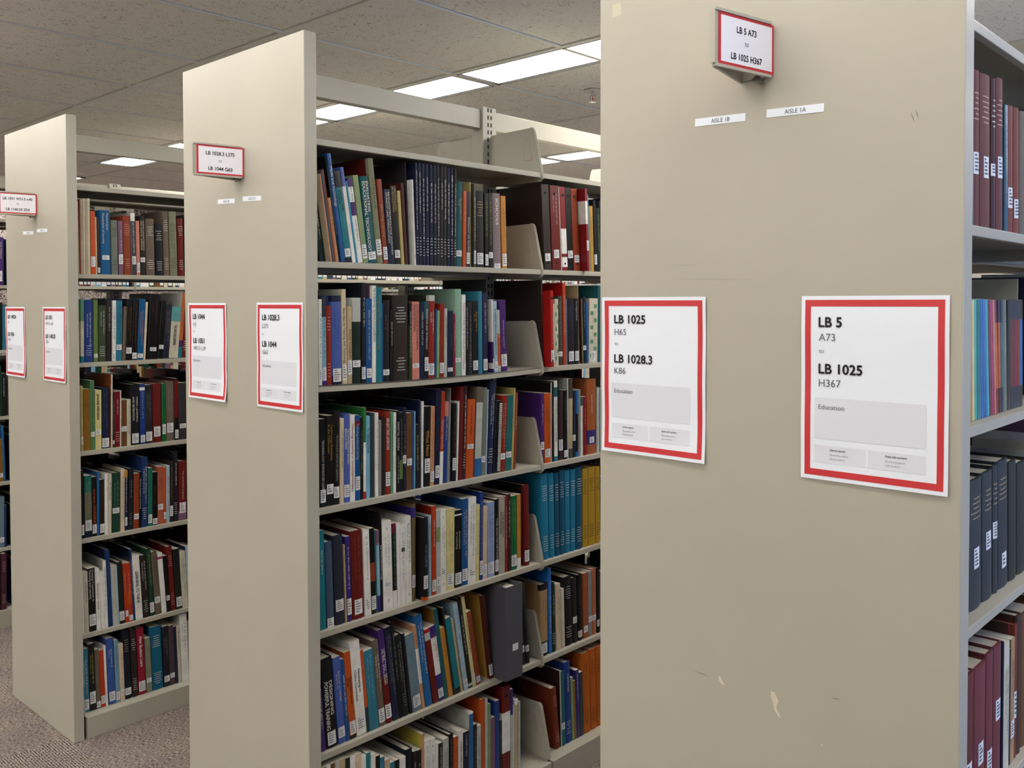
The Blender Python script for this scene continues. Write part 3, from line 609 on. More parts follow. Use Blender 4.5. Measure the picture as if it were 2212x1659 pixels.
1.2852 0.0310 0.229 0.00 -2.150 0.165 teal p |teal paperback last in row, third shelf, middle bookcase's far bay
@R2D 0.751
0.0765 0.0188 0.265 1.35 -2.150 0.191 teal p b:white|teal paperback first on fourth shelf, middle bookcase
0.0995 0.0238 0.231 1.59 -2.150 0.166 slateblue h L.0-.11|slate blue hardback between teal and ink grey ones, fourth shelf, middle bookcase
0.1261 0.0325 0.243 1.71 -2.150 0.175 inkgrey h L.15-.28|ink grey hardback between slate blue and tan ones, fourth shelf, middle bookcase
0.1595 0.0043 0.213 1.66 -2.150 0.154 tan p |thin tan paperback between ink grey and indigo ones, fourth shelf, middle bookcase
0.1647 0.0154 0.234 1.53 -2.150 0.169 indigo p b:white L.08-.27|indigo paperback between tan and dark red ones, fourth shelf, middle bookcase
0.1827 0.0423 0.244 1.68 -2.150 0.176 dkred h C:dkred L.05-.22 b:brown|thick dark red hardback between indigo and white ones, fourth shelf, middle bookcase
0.2260 0.0211 0.240 1.72 -2.150 0.173 white p b:grey L.1-.2 K:logo|white paperback between dark red and black ones, fourth shelf, middle bookcase
0.2477 0.0168 0.241 1.59 -2.150 0.174 black p B:.38-.6:rust L.05-.21|black paperback between white and teal ones, fourth shelf, middle bookcase
0.2651 0.0040 0.233 1.57 -2.150 0.168 tealgrey p |thin teal paperback between black and pale blue ones, fourth shelf, middle bookcase
0.2697 0.0108 0.232 1.34 -2.150 0.167 sky p B:.82-1:mauve B:0-.2:indigo b:white|thin pale blue paperback between teal and black ones, fourth shelf, middle bookcase
0.2811 0.0081 0.276 1.16 -2.150 0.199 black h C:black T:Real_World_Instructional_Design:white:.32:.8|thin black hardback titled Real World Instructional Design, fourth shelf, middle bookcase
0.2907 0.0339 0.252 1.36 -2.150 0.182 white p b:grey L.25-.32 K:logo|thick white paperback between black and black ones, fourth shelf, middle bookcase
0.3256 0.0146 0.241 1.35 -2.150 0.174 black p B:.88-1:plum B:0-.2:white b:mint|black paperback between white and white ones, fourth shelf, middle bookcase
0.3415 0.0122 0.238 0.86 -2.150 0.171 white p |thin white paperback between black and white ones, fourth shelf, middle bookcase
0.3543 0.0181 0.232 0.81 -2.150 0.167 white p b:grey K:square|white paperback between white and white ones, fourth shelf, middle bookcase
0.3731 0.0223 0.252 0.83 -2.150 0.181 white p b:grey K:logo|white paperback between white and olive brown ones, fourth shelf, middle bookcase
0.3961 0.0139 0.284 -0.36 -2.150 0.205 olivebrown h L.14-.27 B:.86-.96:indigo|olive brown hardback between white and black ones, fourth shelf, middle bookcase
0.4231 0.0188 0.242 0.00 -2.130 0.174 black h T:The_ID_CaseBook:grey:.32:.6 L.14-.3 B:0-.04:orange C:black|black hardback titled The ID CaseBook, fourth shelf, middle bookcase
0.4605 0.0106 0.240 0.00 -2.150 0.173 paleblue p b:blue|thin pale blue paperback between black and red-orange ones, fourth shelf, middle bookcase
0.4722 0.0180 0.265 0.00 -2.150 0.191 redorange p C:brick L.04-.17 b:white|red-orange paperback between pale blue and off-white ones, fourth shelf, middle bookcase
0.4908 0.0160 0.249 0.00 -2.150 0.179 greywhite p B:.62-.8:sage L.1-.2|off-white paperback between red-orange and white ones, fourth shelf, middle bookcase
0.5079 0.0229 0.248 0.00 -2.150 0.178 white p b:grey L.2-.3 K:logo|white paperback between off-white and pale yellow ones, fourth shelf, middle bookcase
0.5315 0.0322 0.246 -0.51 -2.150 0.177 paleyellow p L.05-.2 b:grey|pale yellow paperback between white and black ones, fourth shelf, middle bookcase
0.5655 0.0295 0.236 -0.35 -2.150 0.17 black p T:Innovations_in_Learning:white:.28:.8 L.04-.19 B:.93-.95:white|black paperback titled Innovations in Learning, fourth shelf, middle bookcase
0.5957 0.0247 0.266 -0.57 -2.150 0.192 blue p L.05-.19 b:white|blue paperback between black and white ones, fourth shelf, middle bookcase
0.6214 0.0334 0.266 -0.87 -2.150 0.191 white p b:black L.07-.17|thick white paperback between blue and pale yellow ones, fourth shelf, middle bookcase
0.6556 0.0147 0.239 -1.04 -2.150 0.172 paleyellow p b:grey|pale yellow paperback between white and royal blue ones, fourth shelf, middle bookcase
0.6714 0.0148 0.276 -0.81 -2.150 0.199 royal p C:royal L.06-.22 b:gold|royal blue paperback between pale yellow and cream ones, fourth shelf, middle bookcase
0.6869 0.0183 0.228 -0.66 -2.150 0.164 cream p L.05-.2 b:gold|cream paperback between royal blue and lavender ones, fourth shelf, middle bookcase
0.7083 0.0311 0.238 0.00 -2.150 0.171 lavender p L.05-.2 b:navy C:lavender|lavender paperback between cream and black ones, fourth shelf, middle bookcase
0.7409 0.0173 0.243 0.00 -2.150 0.175 black p T:TASK_ANALYSIS_METHODS:white:.25:.8 L.05-.2|black paperback titled TASK ANALYSIS METHODS, fourth shelf, middle bookcase
0.7597 0.0276 0.248 0.00 -2.150 0.179 greysand p T:TASK_ANALYSIS_PROCEDURES:black:.2:.6|sand grey paperback titled TASK ANALYSIS PROCEDURES, fourth shelf, middle bookcase
0.7881 0.0110 0.245 0.00 -2.150 0.176 brick p b:white|thin brick red paperback between sand grey and dark maroon ones, fourth shelf, middle bookcase
0.7999 0.0150 0.250 0.00 -2.150 0.18 dkmaroon p b:white|dark maroon paperback between brick red and green ones, fourth shelf, middle bookcase
0.8165 0.0276 0.241 0.00 -2.150 0.174 green2 p L.05-.2 b:lime|green paperback between dark maroon and mustard ones, fourth shelf, middle bookcase
0.8453 0.0186 0.242 0.00 -2.150 0.174 mustard p B:0-.14:white b:brown|mustard paperback between green and dark red ones, fourth shelf, middle bookcase
0.8835 0.0248 0.267 0.73 -2.150 0.192 dkred h C:black L.05-.19|dark red hardback last in row, fourth shelf, middle bookcase
@R2D2 0.751
0.9707 0.0371 0.291 1.61 -2.150 0.21 azure h h:white s:white C:azure|first from left of the azure blue volumes, fourth shelf, middle bookcase's far bay
1.0091 0.0289 0.287 1.32 -2.150 0.207 azure h h:white s:white|second from left of the azure blue volumes, fourth shelf, middle bookcase's far bay
1.0394 0.0240 0.286 1.22 -2.150 0.206 azuredk h h:white s:white|first from left of the dark azure volumes, fourth shelf, middle bookcase's far bay
1.0643 0.0261 0.292 0.67 -2.150 0.21 azuredk h h:white s:white|second from left of the dark azure volumes, fourth shelf, middle bookcase's far bay
1.0917 0.0278 0.286 0.63 -2.150 0.206 azure h h:white s:white|third from left of the azure blue volumes, fourth shelf, middle bookcase's far bay
1.1213 0.0277 0.286 0.00 -2.150 0.206 azure h h:white s:white|fourth from left of the azure blue volumes, fourth shelf, middle bookcase's far bay
1.1504 0.0370 0.289 0.00 -2.150 0.208 azuredk h h:white s:white|third from left of the dark azure volumes, fourth shelf, middle bookcase's far bay
1.1894 0.0295 0.279 0.35 -2.150 0.201 ochreyellow h h:black s:black|first from left of the yellow volumes, fourth shelf, middle bookcase's far bay
1.2204 0.0421 0.280 0.62 -2.150 0.202 ochreyellow h h:black s:black|second from left of the yellow volumes, fourth shelf, middle bookcase's far bay
1.2640 0.0281 0.277 0.73 -2.150 0.2 ochreyellow h h:black s:black|third from left of the yellow volumes, fourth shelf, middle bookcase's far bay
@R2E 0.424
0.0783 0.0154 0.167 4.43 -2.152 0.13 purple p b:white|purple paperback first on fifth shelf, middle bookcase
0.0953 0.0388 0.246 4.26 -2.152 0.177 black h T:DESIGNING_POWERFUL_TRAINING:white:.26:.8 L.03-.18 C:black|thick black hardback titled DESIGNING POWERFUL TRAINING, fifth shelf, middle bookcase
0.1351 0.0232 0.241 4.46 -2.152 0.173 cornflower p L.07-.19 b:white|cornflower blue paperback between black and blue ones, fifth shelf, middle bookcase
0.1598 0.0127 0.230 4.75 -2.152 0.166 blue p b:white|blue paperback between cornflower blue and orange ones, fifth shelf, middle bookcase
0.1736 0.0214 0.246 4.97 -2.152 0.177 orange p T:Rapid_Instructional_Design:black:.3:.8 L.05-.2 B:0-.04:black|orange paperback titled Rapid Instructional Design, fifth shelf, middle bookcase
0.1964 0.0331 0.267 5.25 -2.152 0.192 white p L.05-.2 T:Developing_an_Online_Curriculum:black:.3:.75|thick white paperback titled Developing an Online Curriculum, fifth shelf, middle bookcase
0.2303 0.0105 0.237 5.39 -2.152 0.17 orange p B:0-.3:slate|thin orange paperback between white and teal blue ones, fifth shelf, middle bookcase
0.2419 0.0318 0.230 5.61 -2.152 0.166 tealblue p b:sky|teal blue paperback between orange and taupe ones, fifth shelf, middle bookcase
0.2763 0.0230 0.251 6.19 -2.152 0.18 taupe h L.04-.2 b:white|taupe hardback between teal blue and purple ones, fifth shelf, middle bookcase
0.3009 0.0233 0.274 6.49 -2.152 0.197 purple h B:0-.5:dkred T:INSTRUCTIONAL_DESIGN:white:.2:.58 L.05-.2|purple hardback titled INSTRUCTIONAL DESIGN, fifth shelf, middle bookcase
0.3258 0.0221 0.277 6.76 -2.152 0.2 navy p b:grey|navy paperback between purple and black ones, fifth shelf, middle bookcase
0.3486 0.0128 0.288 6.85 -2.152 0.207 black h b:grey|black hardback between navy and green-black ones, fifth shelf, middle bookcase
0.3626 0.0244 0.243 7.08 -2.152 0.175 blackgreen h b:grey s:grey|green-black hardback between black and black ones, fifth shelf, middle bookcase
0.3880 0.0099 0.244 7.22 -2.152 0.176 black p |thin black paperback between green-black and blue grey ones, fifth shelf, middle bookcase
0.4003 0.0330 0.235 7.74 -2.152 0.169 bluegrey p L.05-.2 C:paleblue|thick blue grey paperback between black and peach ones, fifth shelf, middle bookcase
0.4344 0.0117 0.257 7.89 -2.152 0.185 peach p B:.3-.72:white b:brown|thin peach paperback between blue grey and mid blue ones, fifth shelf, middle bookcase
0.4494 0.0283 0.281 8.55 -2.152 0.202 medblue h C:medblue b:white|mid blue hardback between peach and dark red ones, fifth shelf, middle bookcase
0.4796 0.0199 0.233 8.90 -2.152 0.168 dkred p B:.85-.95:greywhite B:.95-1:red|dark red paperback between mid blue and indigo ones, fifth shelf, middle bookcase
0.5006 0.0222 0.236 9.06 -2.152 0.17 indigo p L.04-.16 B:.35-.85:white b:red|indigo paperback between dark red and dark teal ones, fifth shelf, middle bookcase
0.5238 0.0167 0.285 9.22 -2.152 0.205 dkteal p C:ochre|dark teal paperback between indigo and mustard ones, fifth shelf, middle bookcase
0.5416 0.0173 0.221 9.40 -2.152 0.159 mustard p b:brown|mustard paperback between dark teal and green-black ones, fifth shelf, middle bookcase
0.5599 0.0083 0.282 9.57 -2.152 0.203 blackgreen p C:black|thin green-black paperback between mustard and teal ones, fifth shelf, middle bookcase
0.5695 0.0221 0.245 9.83 -2.152 0.176 teal p B:0-.07:black C:teal|teal paperback between green-black and tan ones, fifth shelf, middle bookcase
0.5928 0.0084 0.239 9.99 -2.152 0.172 tan p |thin tan paperback between teal and pale blue ones, fifth shelf, middle bookcase
0.6067 0.0177 0.283 9.48 -2.152 0.203 paleblue p L.04-.12 C:paleblue b:blue|pale blue paperback between tan and brown-black ones, fifth shelf, middle bookcase
0.6257 0.0178 0.293 9.65 -2.152 0.211 brownblack h b:white L.02-.05|brown-black hardback between pale blue and pale yellow ones, fifth shelf, middle bookcase
0.6448 0.0132 0.295 9.82 -2.152 0.212 paleyellow p L.03-.14 b:black|pale yellow paperback between brown-black and rust ones, fifth shelf, middle bookcase
0.6599 0.0187 0.243 10.16 -2.152 0.175 rust p L.03-.11|rust paperback between pale yellow and reddish brown ones, fifth shelf, middle bookcase
0.7200 0.0182 0.276 7.80 -2.152 0.198 redbrown h C:gold L.04-.17|reddish brown hardback between rust and black ones, fifth shelf, middle bookcase
0.8699 0.0191 0.249 5.28 -2.152 0.179 black h L.17-.26 b:grey|black hardback between reddish brown and green-black ones, fifth shelf, middle bookcase
0.8922 0.0187 0.276 5.71 -2.152 0.199 blackgreen h L.14-.22|green-black hardback last in row, fifth shelf, middle bookcase
@R2E2 0.424
0.9654 0.0392 0.244 0.68 -2.152 0.176 kraft h C:kraft B:.92-1:black B:0-.2:black L.04-.18 b:black|thick kraft brown hardback first on fifth shelf, middle bookcase's far bay
1.0065 0.0160 0.293 1.09 -2.152 0.211 brightblue p C:brightblue b:white|bright blue paperback between kraft brown and dark green ones, fifth shelf, middle bookcase's far bay
1.0238 0.0194 0.237 1.37 -2.152 0.171 dkgreen h b:white s:white|dark green hardback between bright blue and cream ones, fifth shelf, middle bookcase's far bay
1.0458 0.0248 0.229 1.28 -2.152 0.165 cream p b:brown|cream paperback between dark green and ivory ones, fifth shelf, middle bookcase's far bay
1.0759 0.0159 0.207 1.75 -2.152 0.149 ivory p |ivory paperback between cream and black ones, fifth shelf, middle bookcase's far bay
1.0931 0.0443 0.242 2.05 -2.152 0.174 black h h:white s:white C:black|thick black hardback between ivory and brown-black ones, fifth shelf, middle bookcase's far bay
1.1388 0.0245 0.230 1.99 -2.152 0.165 brownblack h L.3-.4|brown-black hardback between black and black ones, fifth shelf, middle bookcase's far bay
1.1661 0.0249 0.234 1.27 -2.152 0.168 black h L.05-.15 b:brown|black hardback between brown-black and burnt orange ones, fifth shelf, middle bookcase's far bay
1.1944 0.0266 0.234 1.23 -2.152 0.169 burntorange p L.09-.19|burnt orange paperback between black and grey ones, fifth shelf, middle bookcase's far bay
1.2224 0.0198 0.234 0.62 -2.152 0.168 grey p L.22-.31|grey paperback between burnt orange and dusty salmon ones, fifth shelf, middle bookcase's far bay
1.2444 0.0265 0.237 0.69 -2.152 0.171 salmondk h L.22-.3 b:rust|dusty salmon hardback between grey and black ones, fifth shelf, middle bookcase's far bay
1.2730 0.0159 0.237 0.84 -2.152 0.17 black h L.1-.2|black hardback between dusty salmon and brown ones, fifth shelf, middle bookcase's far bay
1.2904 0.0307 0.219 0.87 -2.152 0.158 brown h |brown hardback last in row, fifth shelf, middle bookcase's far bay
@R2F 0.09
0.0721 0.0137 0.298 0.00 -2.140 0.215 sage p |sage green paperback first on bottom shelf, middle bookcase
0.0864 0.0123 0.298 0.00 -2.140 0.215 white p |thin white paperback between sage green and brown ones, bottom shelf, middle bookcase
0.0992 0.0140 0.298 0.00 -2.140 0.215 brown p |brown paperback between white and off-white ones, bottom shelf, middle bookcase
0.1140 0.0157 0.298 0.00 -2.140 0.215 greywhite p |off-white paperback between brown and tan ones, bottom shelf, middle bookcase
0.1304 0.0165 0.298 0.00 -2.140 0.215 tan p |tan paperback between off-white and dark green ones, bottom shelf, middle bookcase
0.1475 0.0153 0.295 0.00 -2.140 0.212 dkgreen p |dark green paperback between tan and white ones, bottom shelf, middle bookcase
0.1636 0.0179 0.293 0.00 -2.140 0.211 white p |white paperback between dark green and cream ones, bottom shelf, middle bookcase
0.1822 0.0181 0.293 0.00 -2.140 0.211 cream p |cream paperback between white and white ones, bottom shelf, middle bookcase
0.2009 0.0165 0.281 0.00 -2.140 0.202 white p |white paperback between cream and teal ones, bottom shelf, middle bookcase
0.2181 0.0149 0.283 0.00 -2.140 0.203 teal p |teal paperback between white and white ones, bottom shelf, middle bookcase
0.2338 0.0168 0.274 0.00 -2.140 0.197 white p |white paperback between teal and black ones, bottom shelf, middle bookcase
0.2513 0.0152 0.263 0.00 -2.140 0.19 black p |black paperback between white and teal blue ones, bottom shelf, middle bookcase
0.2672 0.0154 0.253 0.00 -2.140 0.182 tealblue p |teal blue paperback between black and sandy ones, bottom shelf, middle bookcase
0.2832 0.0192 0.239 0.00 -2.140 0.172 sand p |sandy paperback between teal blue and teal blue ones, bottom shelf, middle bookcase
0.3031 0.0161 0.225 0.00 -2.140 0.162 tealblue p |teal blue paperback between sandy and black ones, bottom shelf, middle bookcase
0.3199 0.0162 0.225 0.00 -2.140 0.162 black p |black paperback between teal blue and white ones, bottom shelf, middle bookcase
0.3373 0.0224 0.225 0.00 -2.140 0.162 white p |white paperback between black and dark navy ones, bottom shelf, middle bookcase
0.3605 0.0261 0.239 0.00 -2.140 0.172 inknavy h |dark navy hardback between white and black ones, bottom shelf, middle bookcase
0.3874 0.0145 0.226 0.00 -2.140 0.163 black p b:white|black paperback between dark navy and black ones, bottom shelf, middle bookcase
0.4027 0.0170 0.224 0.00 -2.140 0.161 black p b:white|black paperback between black and peach ones, bottom shelf, middle bookcase
0.4208 0.0101 0.266 0.00 -2.140 0.192 peach p C:yellow|thin peach paperback between black and white ones, bottom shelf, middle bookcase
0.4315 0.0208 0.242 0.00 -2.140 0.174 white p b:grey K:logo|white paperback between peach and white ones, bottom shelf, middle bookcase
0.4532 0.0219 0.238 0.00 -2.140 0.172 white p b:grey K:logo|white paperback between white and white ones, bottom shelf, middle bookcase
0.4757 0.0112 0.220 0.00 -2.140 0.158 white p |thin white paperback between white and brown-black ones, bottom shelf, middle bookcase
0.4878 0.0170 0.214 0.00 -2.140 0.154 brownblack p b:white|brown-black paperback between white and off-white ones, bottom shelf, middle bookcase
0.5056 0.0237 0.220 0.00 -2.140 0.158 greywhite p b:blue|off-white paperback between brown-black and black ones, bottom shelf, middle bookcase
0.5302 0.0182 0.225 0.00 -2.140 0.162 black h b:grey|black hardback between off-white and orange ones, bottom shelf, middle bookcase
0.5497 0.0188 0.211 0.00 -2.140 0.152 orange p |orange paperback between black and white ones, bottom shelf, middle bookcase
0.5691 0.0197 0.223 0.00 -2.140 0.16 white p T:COMPUTERS_IN:black:.15:.7|white paperback titled COMPUTERS IN, bottom shelf, middle bookcase
0.5898 0.0241 0.212 0.00 -2.140 0.153 navy p T:COMPUTERS:white:.05:.45|navy paperback titled COMPUTERS, bottom shelf, middle bookcase
0.6157 0.0175 0.264 0.00 -2.140 0.19 white p B:0-.98:medblue C:greywhite|white paperback between navy and dark navy ones, bottom shelf, middle bookcase
0.6341 0.0144 0.221 0.00 -2.140 0.159 inknavy p b:grey|dark navy paperback between white and off-white ones, bottom shelf, middle bookcase
0.6495 0.0178 0.212 0.00 -2.140 0.152 greywhite p b:black|off-white paperback between dark navy and orange ones, bottom shelf, middle bookcase
0.6687 0.0163 0.287 0.00 -2.140 0.207 orange h C:orange|orange hardback between off-white and off-white ones, bottom shelf, middle bookcase
0.6861 0.0109 0.284 0.00 -2.140 0.204 greywhite p |thin off-white paperback between orange and sage green ones, bottom shelf, middle bookcase
0.6981 0.0121 0.264 0.00 -2.140 0.19 sage p |thin sage green paperback between off-white and mauve ones, bottom shelf, middle bookcase
0.7112 0.0189 0.216 0.00 -2.140 0.155 mauve p |mauve paperback between sage green and royal blue ones, bottom shelf, middle bookcase
0.7314 0.0185 0.263 0.00 -2.140 0.189 royal p C:royal|royal blue paperback between mauve and green-black ones, bottom shelf, middle bookcase
0.7508 0.0096 0.196 0.00 -2.140 0.141 blackgreen p b:grey|thin green-black paperback between royal blue and dark red ones, bottom shelf, middle bookcase
0.7625 0.0372 0.296 0.00 -2.140 0.213 dkred b B:.28-.72:white|thick dark red binder between green-black and off-white ones, bottom shelf, middle bookcase
0.8008 0.0128 0.279 0.00 -2.140 0.201 greywhite p C:indigo B:.7-1:indigo|off-white paperback between dark red and white ones, bottom shelf, middle bookcase
0.8146 0.0047 0.223 0.00 -2.140 0.161 white p |thin white paperback between off-white and tan ones, bottom shelf, middle bookcase
0.8205 0.0176 0.238 0.00 -2.140 0.171 tan h B:.93-1:white|tan hardback between white and off-white ones, bottom shelf, middle bookcase
0.8392 0.0095 0.227 0.00 -2.140 0.164 greywhite p |thin off-white paperback last in row, bottom shelf, middle bookcase
@R2F2 0.09
1.0291 0.0259 0.217 6.39 -2.140 0.156 rustbrown h C:rustbrown h:pink s:pink|rust brown hardback first on bottom shelf, middle bookcase's far bay
1.0558 0.0060 0.267 1.89 -2.140 0.192 greywhite p C:maroonbrown|thin off-white paperback between rust brown and teal ones, bottom shelf, middle bookcase's far bay
1.0624 0.0192 0.260 1.86 -2.140 0.187 tealgrey h L.22-.31|teal hardback between off-white and royal blue ones, bottom shelf, middle bookcase's far bay
1.0842 0.0321 0.285 2.21 -2.140 0.205 royal h T:COMPUTERS:white:.14:.4 s:white|royal blue hardback titled COMPUTERS, bottom shelf, middle bookcase's far bay
1.1176 0.0122 0.224 2.52 -2.140 0.161 sage p |thin sage green paperback between royal blue and ochre ones, bottom shelf, middle bookcase's far bay
1.1305 0.0102 0.209 2.55 -2.140 0.151 ochre p |thin ochre paperback between sage green and indigo ones, bottom shelf, middle bookcase's far bay
1.1421 0.0178 0.242 2.06 -2.140 0.175 indigo p b:white|indigo paperback between ochre and slate ones, bottom shelf, middle bookcase's far bay
1.1612 0.0193 0.228 2.05 -2.140 0.164 slate p |slate paperback between indigo and orange ones, bottom shelf, middle bookcase's far bay
1.1820 0.0420 0.288 2.19 -2.140 0.207 orange2 h h:black s:black|first from left of the orange volumes, bottom shelf, middle bookcase's far bay
1.2261 0.0342 0.291 2.57 -2.140 0.21 orange2 h h:black s:black|second from left of the orange volumes, bottom shelf, middle bookcase's far bay
1.2625 0.0326 0.291 2.84 -2.140 0.21 orange2 h h:black s:black|third from left of the orange volumes, bottom shelf, middle bookcase's far bay
@R3A 1.7275
0.0585 0.0052 0.271 0.48 -3.641 0.195 beige m |thin beige magazine first on top shelf, left bookcase
0.0644 0.0041 0.275 0.00 -3.641 0.198 brick p |thin brick red paperback between beige and beige ones, top shelf, left bookcase
0.0692 0.0083 0.278 0.00 -3.641 0.2 beige m b:rust|thin beige magazine between brick red and ivory ones, top shelf, left bookcase
0.0785 0.0073 0.281 0.00 -3.641 0.202 ivory m |thin ivory magazine between beige and beige ones, top shelf, left bookcase
0.0865 0.0077 0.281 0.00 -3.641 0.203 beige m |thin beige magazine between ivory and ivory ones, top shelf, left bookcase
0.0948 0.0094 0.283 0.00 -3.641 0.204 ivory m |thin ivory magazine between beige and orange ones, top shelf, left bookcase
0.1057 0.0176 0.237 0.00 -3.641 0.17 orange p L.12-.28|orange paperback between ivory and cream ones, top shelf, left bookcase
0.1246 0.0049 0.216 0.34 -3.641 0.155 cream p |thin cream paperback between orange and maroon brown ones, top shelf, left bookcase
0.1303 0.0106 0.213 0.50 -3.641 0.153 maroonbrown p L.03-.12|thin maroon brown paperback between cream and strong blue ones, top shelf, left bookcase
0.1438 0.0384 0.243 0.47 -3.641 0.175 royal2 h T:Psychological_Foundations_of_Learning:white:.05:.58 L.23-.3|thick strong blue hardback titled Psychological Foundations of Learning, top shelf, left bookcase
0.1847 0.0255 0.208 0.48 -3.641 0.15 greygreen h h:black s:black|grey green hardback between strong blue and mauve ones, top shelf, left bookcase
0.2120 0.0187 0.206 0.61 -3.641 0.149 mauve h b:greywhite L.2-.38|mauve hardback between grey green and rust ones, top shelf, left bookcase
0.2326 0.0297 0.228 1.09 -3.641 0.164 rust h h:pink s:pink C:rust|rust hardback between mauve and dark grey-blue ones, top shelf, left bookcase
0.2634 0.0173 0.243 1.24 -3.641 0.175 dkgreyblue p C:lightgrey L.17-.3 B:.86-.99:white b:white|dark grey-blue paperback between rust and salmon pink ones, top shelf, left bookcase
0.2818 0.0132 0.211 0.64 -3.641 0.152 salmon p L.05-.23|salmon pink paperback between dark grey-blue and brown-black ones, top shelf, left bookcase
0.2966 0.0213 0.232 0.63 -3.641 0.167 brownblack h T:HUMAN_CHARACTERISTICS_AND_SCHOOL_LEARNING:cream:.08:.58 L.22-.3|brown-black hardback titled HUMAN CHARACTERISTICS AND SCHOOL LEARNING, top shelf, left bookcase
0.3202 0.0366 0.222 0.70 -3.641 0.16 taupe h h:white s:white|thick taupe hardback between brown-black and dark navy ones, top shelf, left bookcase
0.3588 0.0321 0.205 1.06 -3.641 0.148 inknavy h h:white s:white|dark navy hardback between taupe and taupe ones, top shelf, left bookcase
0.3924 0.0245 0.257 1.23 -3.641 0.185 taupe h C:taupe h:white s:white|taupe hardback between dark navy and grey green ones, top shelf, left bookcase
0.4186 0.0325 0.257 1.20 -3.641 0.185 greysage h s:black b:black|grey green hardback between taupe and dark red ones, top shelf, left bookcase
0.4522 0.0272 0.232 1.14 -3.641 0.167 dkred h h:white s:white|dark red hardback between grey green and dark grey ones, top shelf, left bookcase
0.4806 0.0287 0.247 0.99 -3.641 0.178 dkgrey h |dark grey hardback last in row, top shelf, left bookcase
@R3B 1.397
0.0643 0.0119 0.234 -0.50 -3.641 0.168 ivory p B:.66-1:mintgreen B:0-.1:teal b:rust|thin ivory paperback first on second shelf, left bookcase
0.0775 0.0339 0.232 -0.41 -3.641 0.167 royal h b:white s:white|thick royal blue hardback between ivory and moss green ones, second shelf, left bookcase
0.1121 0.0151 0.235 -0.41 -3.641 0.169 mossgreen p L.07-.13|moss green paperback between royal blue and olive green ones, second shelf, left bookcase
0.1285 0.0323 0.213 -0.68 -3.641 0.153 olivegreen2 h b:white s:white|olive green hardback between moss green and charcoal ones, second shelf, left bookcase
0.1618 0.0177 0.234 -0.54 -3.641 0.168 charcoal p b:white|charcoal paperback between olive green and white ones, second shelf, left bookcase
0.1805 0.0146 0.232 -1.11 -3.641 0.167 white p b:black L.02-.13|white paperback between charcoal and teal blue ones, second shelf, left bookcase
0.1957 0.0226 0.231 -1.13 -3.641 0.166 tealblue p L.18-.27 b:navy|teal blue paperback between white and taupe ones, second shelf, left bookcase
0.2202 0.0115 0.209 -2.45 -3.641 0.15 taupe p |thin taupe paperback between teal blue and black ones, second shelf, left bookcase
0.2324 0.0238 0.236 -2.50 -3.641 0.17 black p L.11-.21 b:brown|black paperback between taupe and black ones, second shelf, left bookcase
0.2569 0.0201 0.237 -2.68 -3.641 0.171 black p L.02-.12 b:brown|black paperback between black and strong blue ones, second shelf, left bookcase
0.2778 0.0242 0.238 -3.23 -3.641 0.171 royal2 p L.03-.1 b:salmon|strong blue paperback between black and cream ones, second shelf, left bookcase
0.3029 0.0089 0.226 -3.44 -3.641 0.162 cream p |thin cream paperback between strong blue and black ones, second shelf, left bookcase
0.3194 0.0425 0.257 -3.50 -3.641 0.185 black p L.12-.18 b:brown|thick black paperback between cream and black ones, second shelf, left bookcase
0.3628 0.0205 0.229 -4.21 -3.641 0.165 black p L.17-.24|black paperback between black and ink grey ones, second shelf, left bookcase
0.3841 0.0230 0.215 -4.55 -3.641 0.155 inkgrey p b:grey|ink grey paperback between black and ivory ones, second shelf, left bookcase
0.4079 0.0377 0.206 -4.75 -3.641 0.149 ivory p B:.71-1:mintblue T:TEACHING_AND_LEARNING:black:.36:.75 C:greywhite|thick ivory paperback titled TEACHING AND LEARNING, second shelf, left bookcase
0.4465 0.0149 0.262 -4.67 -3.641 0.188 burntpeach p B:0-.17:teal B:.17-.27:purple C:greywhite b:red|orange peach paperback between ivory and dark red ones, second shelf, left bookcase
0.4622 0.0203 0.244 -4.52 -3.641 0.176 dkred h s:white|dark red hardback between orange peach and blue-black ones, second shelf, left bookcase
0.4836 0.0223 0.239 -4.30 -3.641 0.172 ink p |blue-black paperback last in row, second shelf, left bookcase
@R3C 1.066
0.0613 0.0085 0.245 0.00 -3.641 0.176 straw p L.1-.22|thin straw yellow paperback first on third shelf, left bookcase
0.0712 0.0248 0.231 0.00 -3.641 0.167 ochre p b:brown|ochre paperback between straw yellow and sage green ones, third shelf, left bookcase
0.0967 0.0162 0.262 0.13 -3.641 0.189 sagegreen p L.19-.26 b:dkgreen|sage green paperback between ochre and pale yellow ones, third shelf, left bookcase
0.1138 0.0230 0.224 -0.44 -3.641 0.161 paleyellow p T:process_education:black:.07:.5 L.25-.33|pale yellow paperback titled process education, third shelf, left bookcase
0.1382 0.0300 0.232 -0.50 -3.641 0.167 navy h L.02-.17 b:slateblue|navy hardback between pale yellow and ivory ones, third shelf, left bookcase
0.1724 0.0063 0.280 -0.77 -3.641 0.202 ivory p C:rustorange|thin ivory paperback between navy and green-black ones, third shelf, left bookcase
0.1793 0.0065 0.209 -0.71 -3.641 0.151 blackgreen p L.06-.13 b:grey|thin green-black paperback between ivory and deep crimson ones, third shelf, left bookcase
0.1867 0.0204 0.213 -0.71 -3.641 0.153 dkcrimson p b:white s:white|deep crimson paperback between green-black and white ones, third shelf, left bookcase
0.2077 0.0040 0.217 -0.79 -3.641 0.156 white p |thin white paperback between deep crimson and brown ones, third shelf, left bookcase
0.2123 0.0216 0.179 -0.63 -3.641 0.13 brown p L.32-.43|brown paperback between white and ivory ones, third shelf, left bookcase
0.2345 0.0148 0.180 -0.47 -3.641 0.13 ivory p b:black|ivory paperback between brown and black ones, third shelf, left bookcase
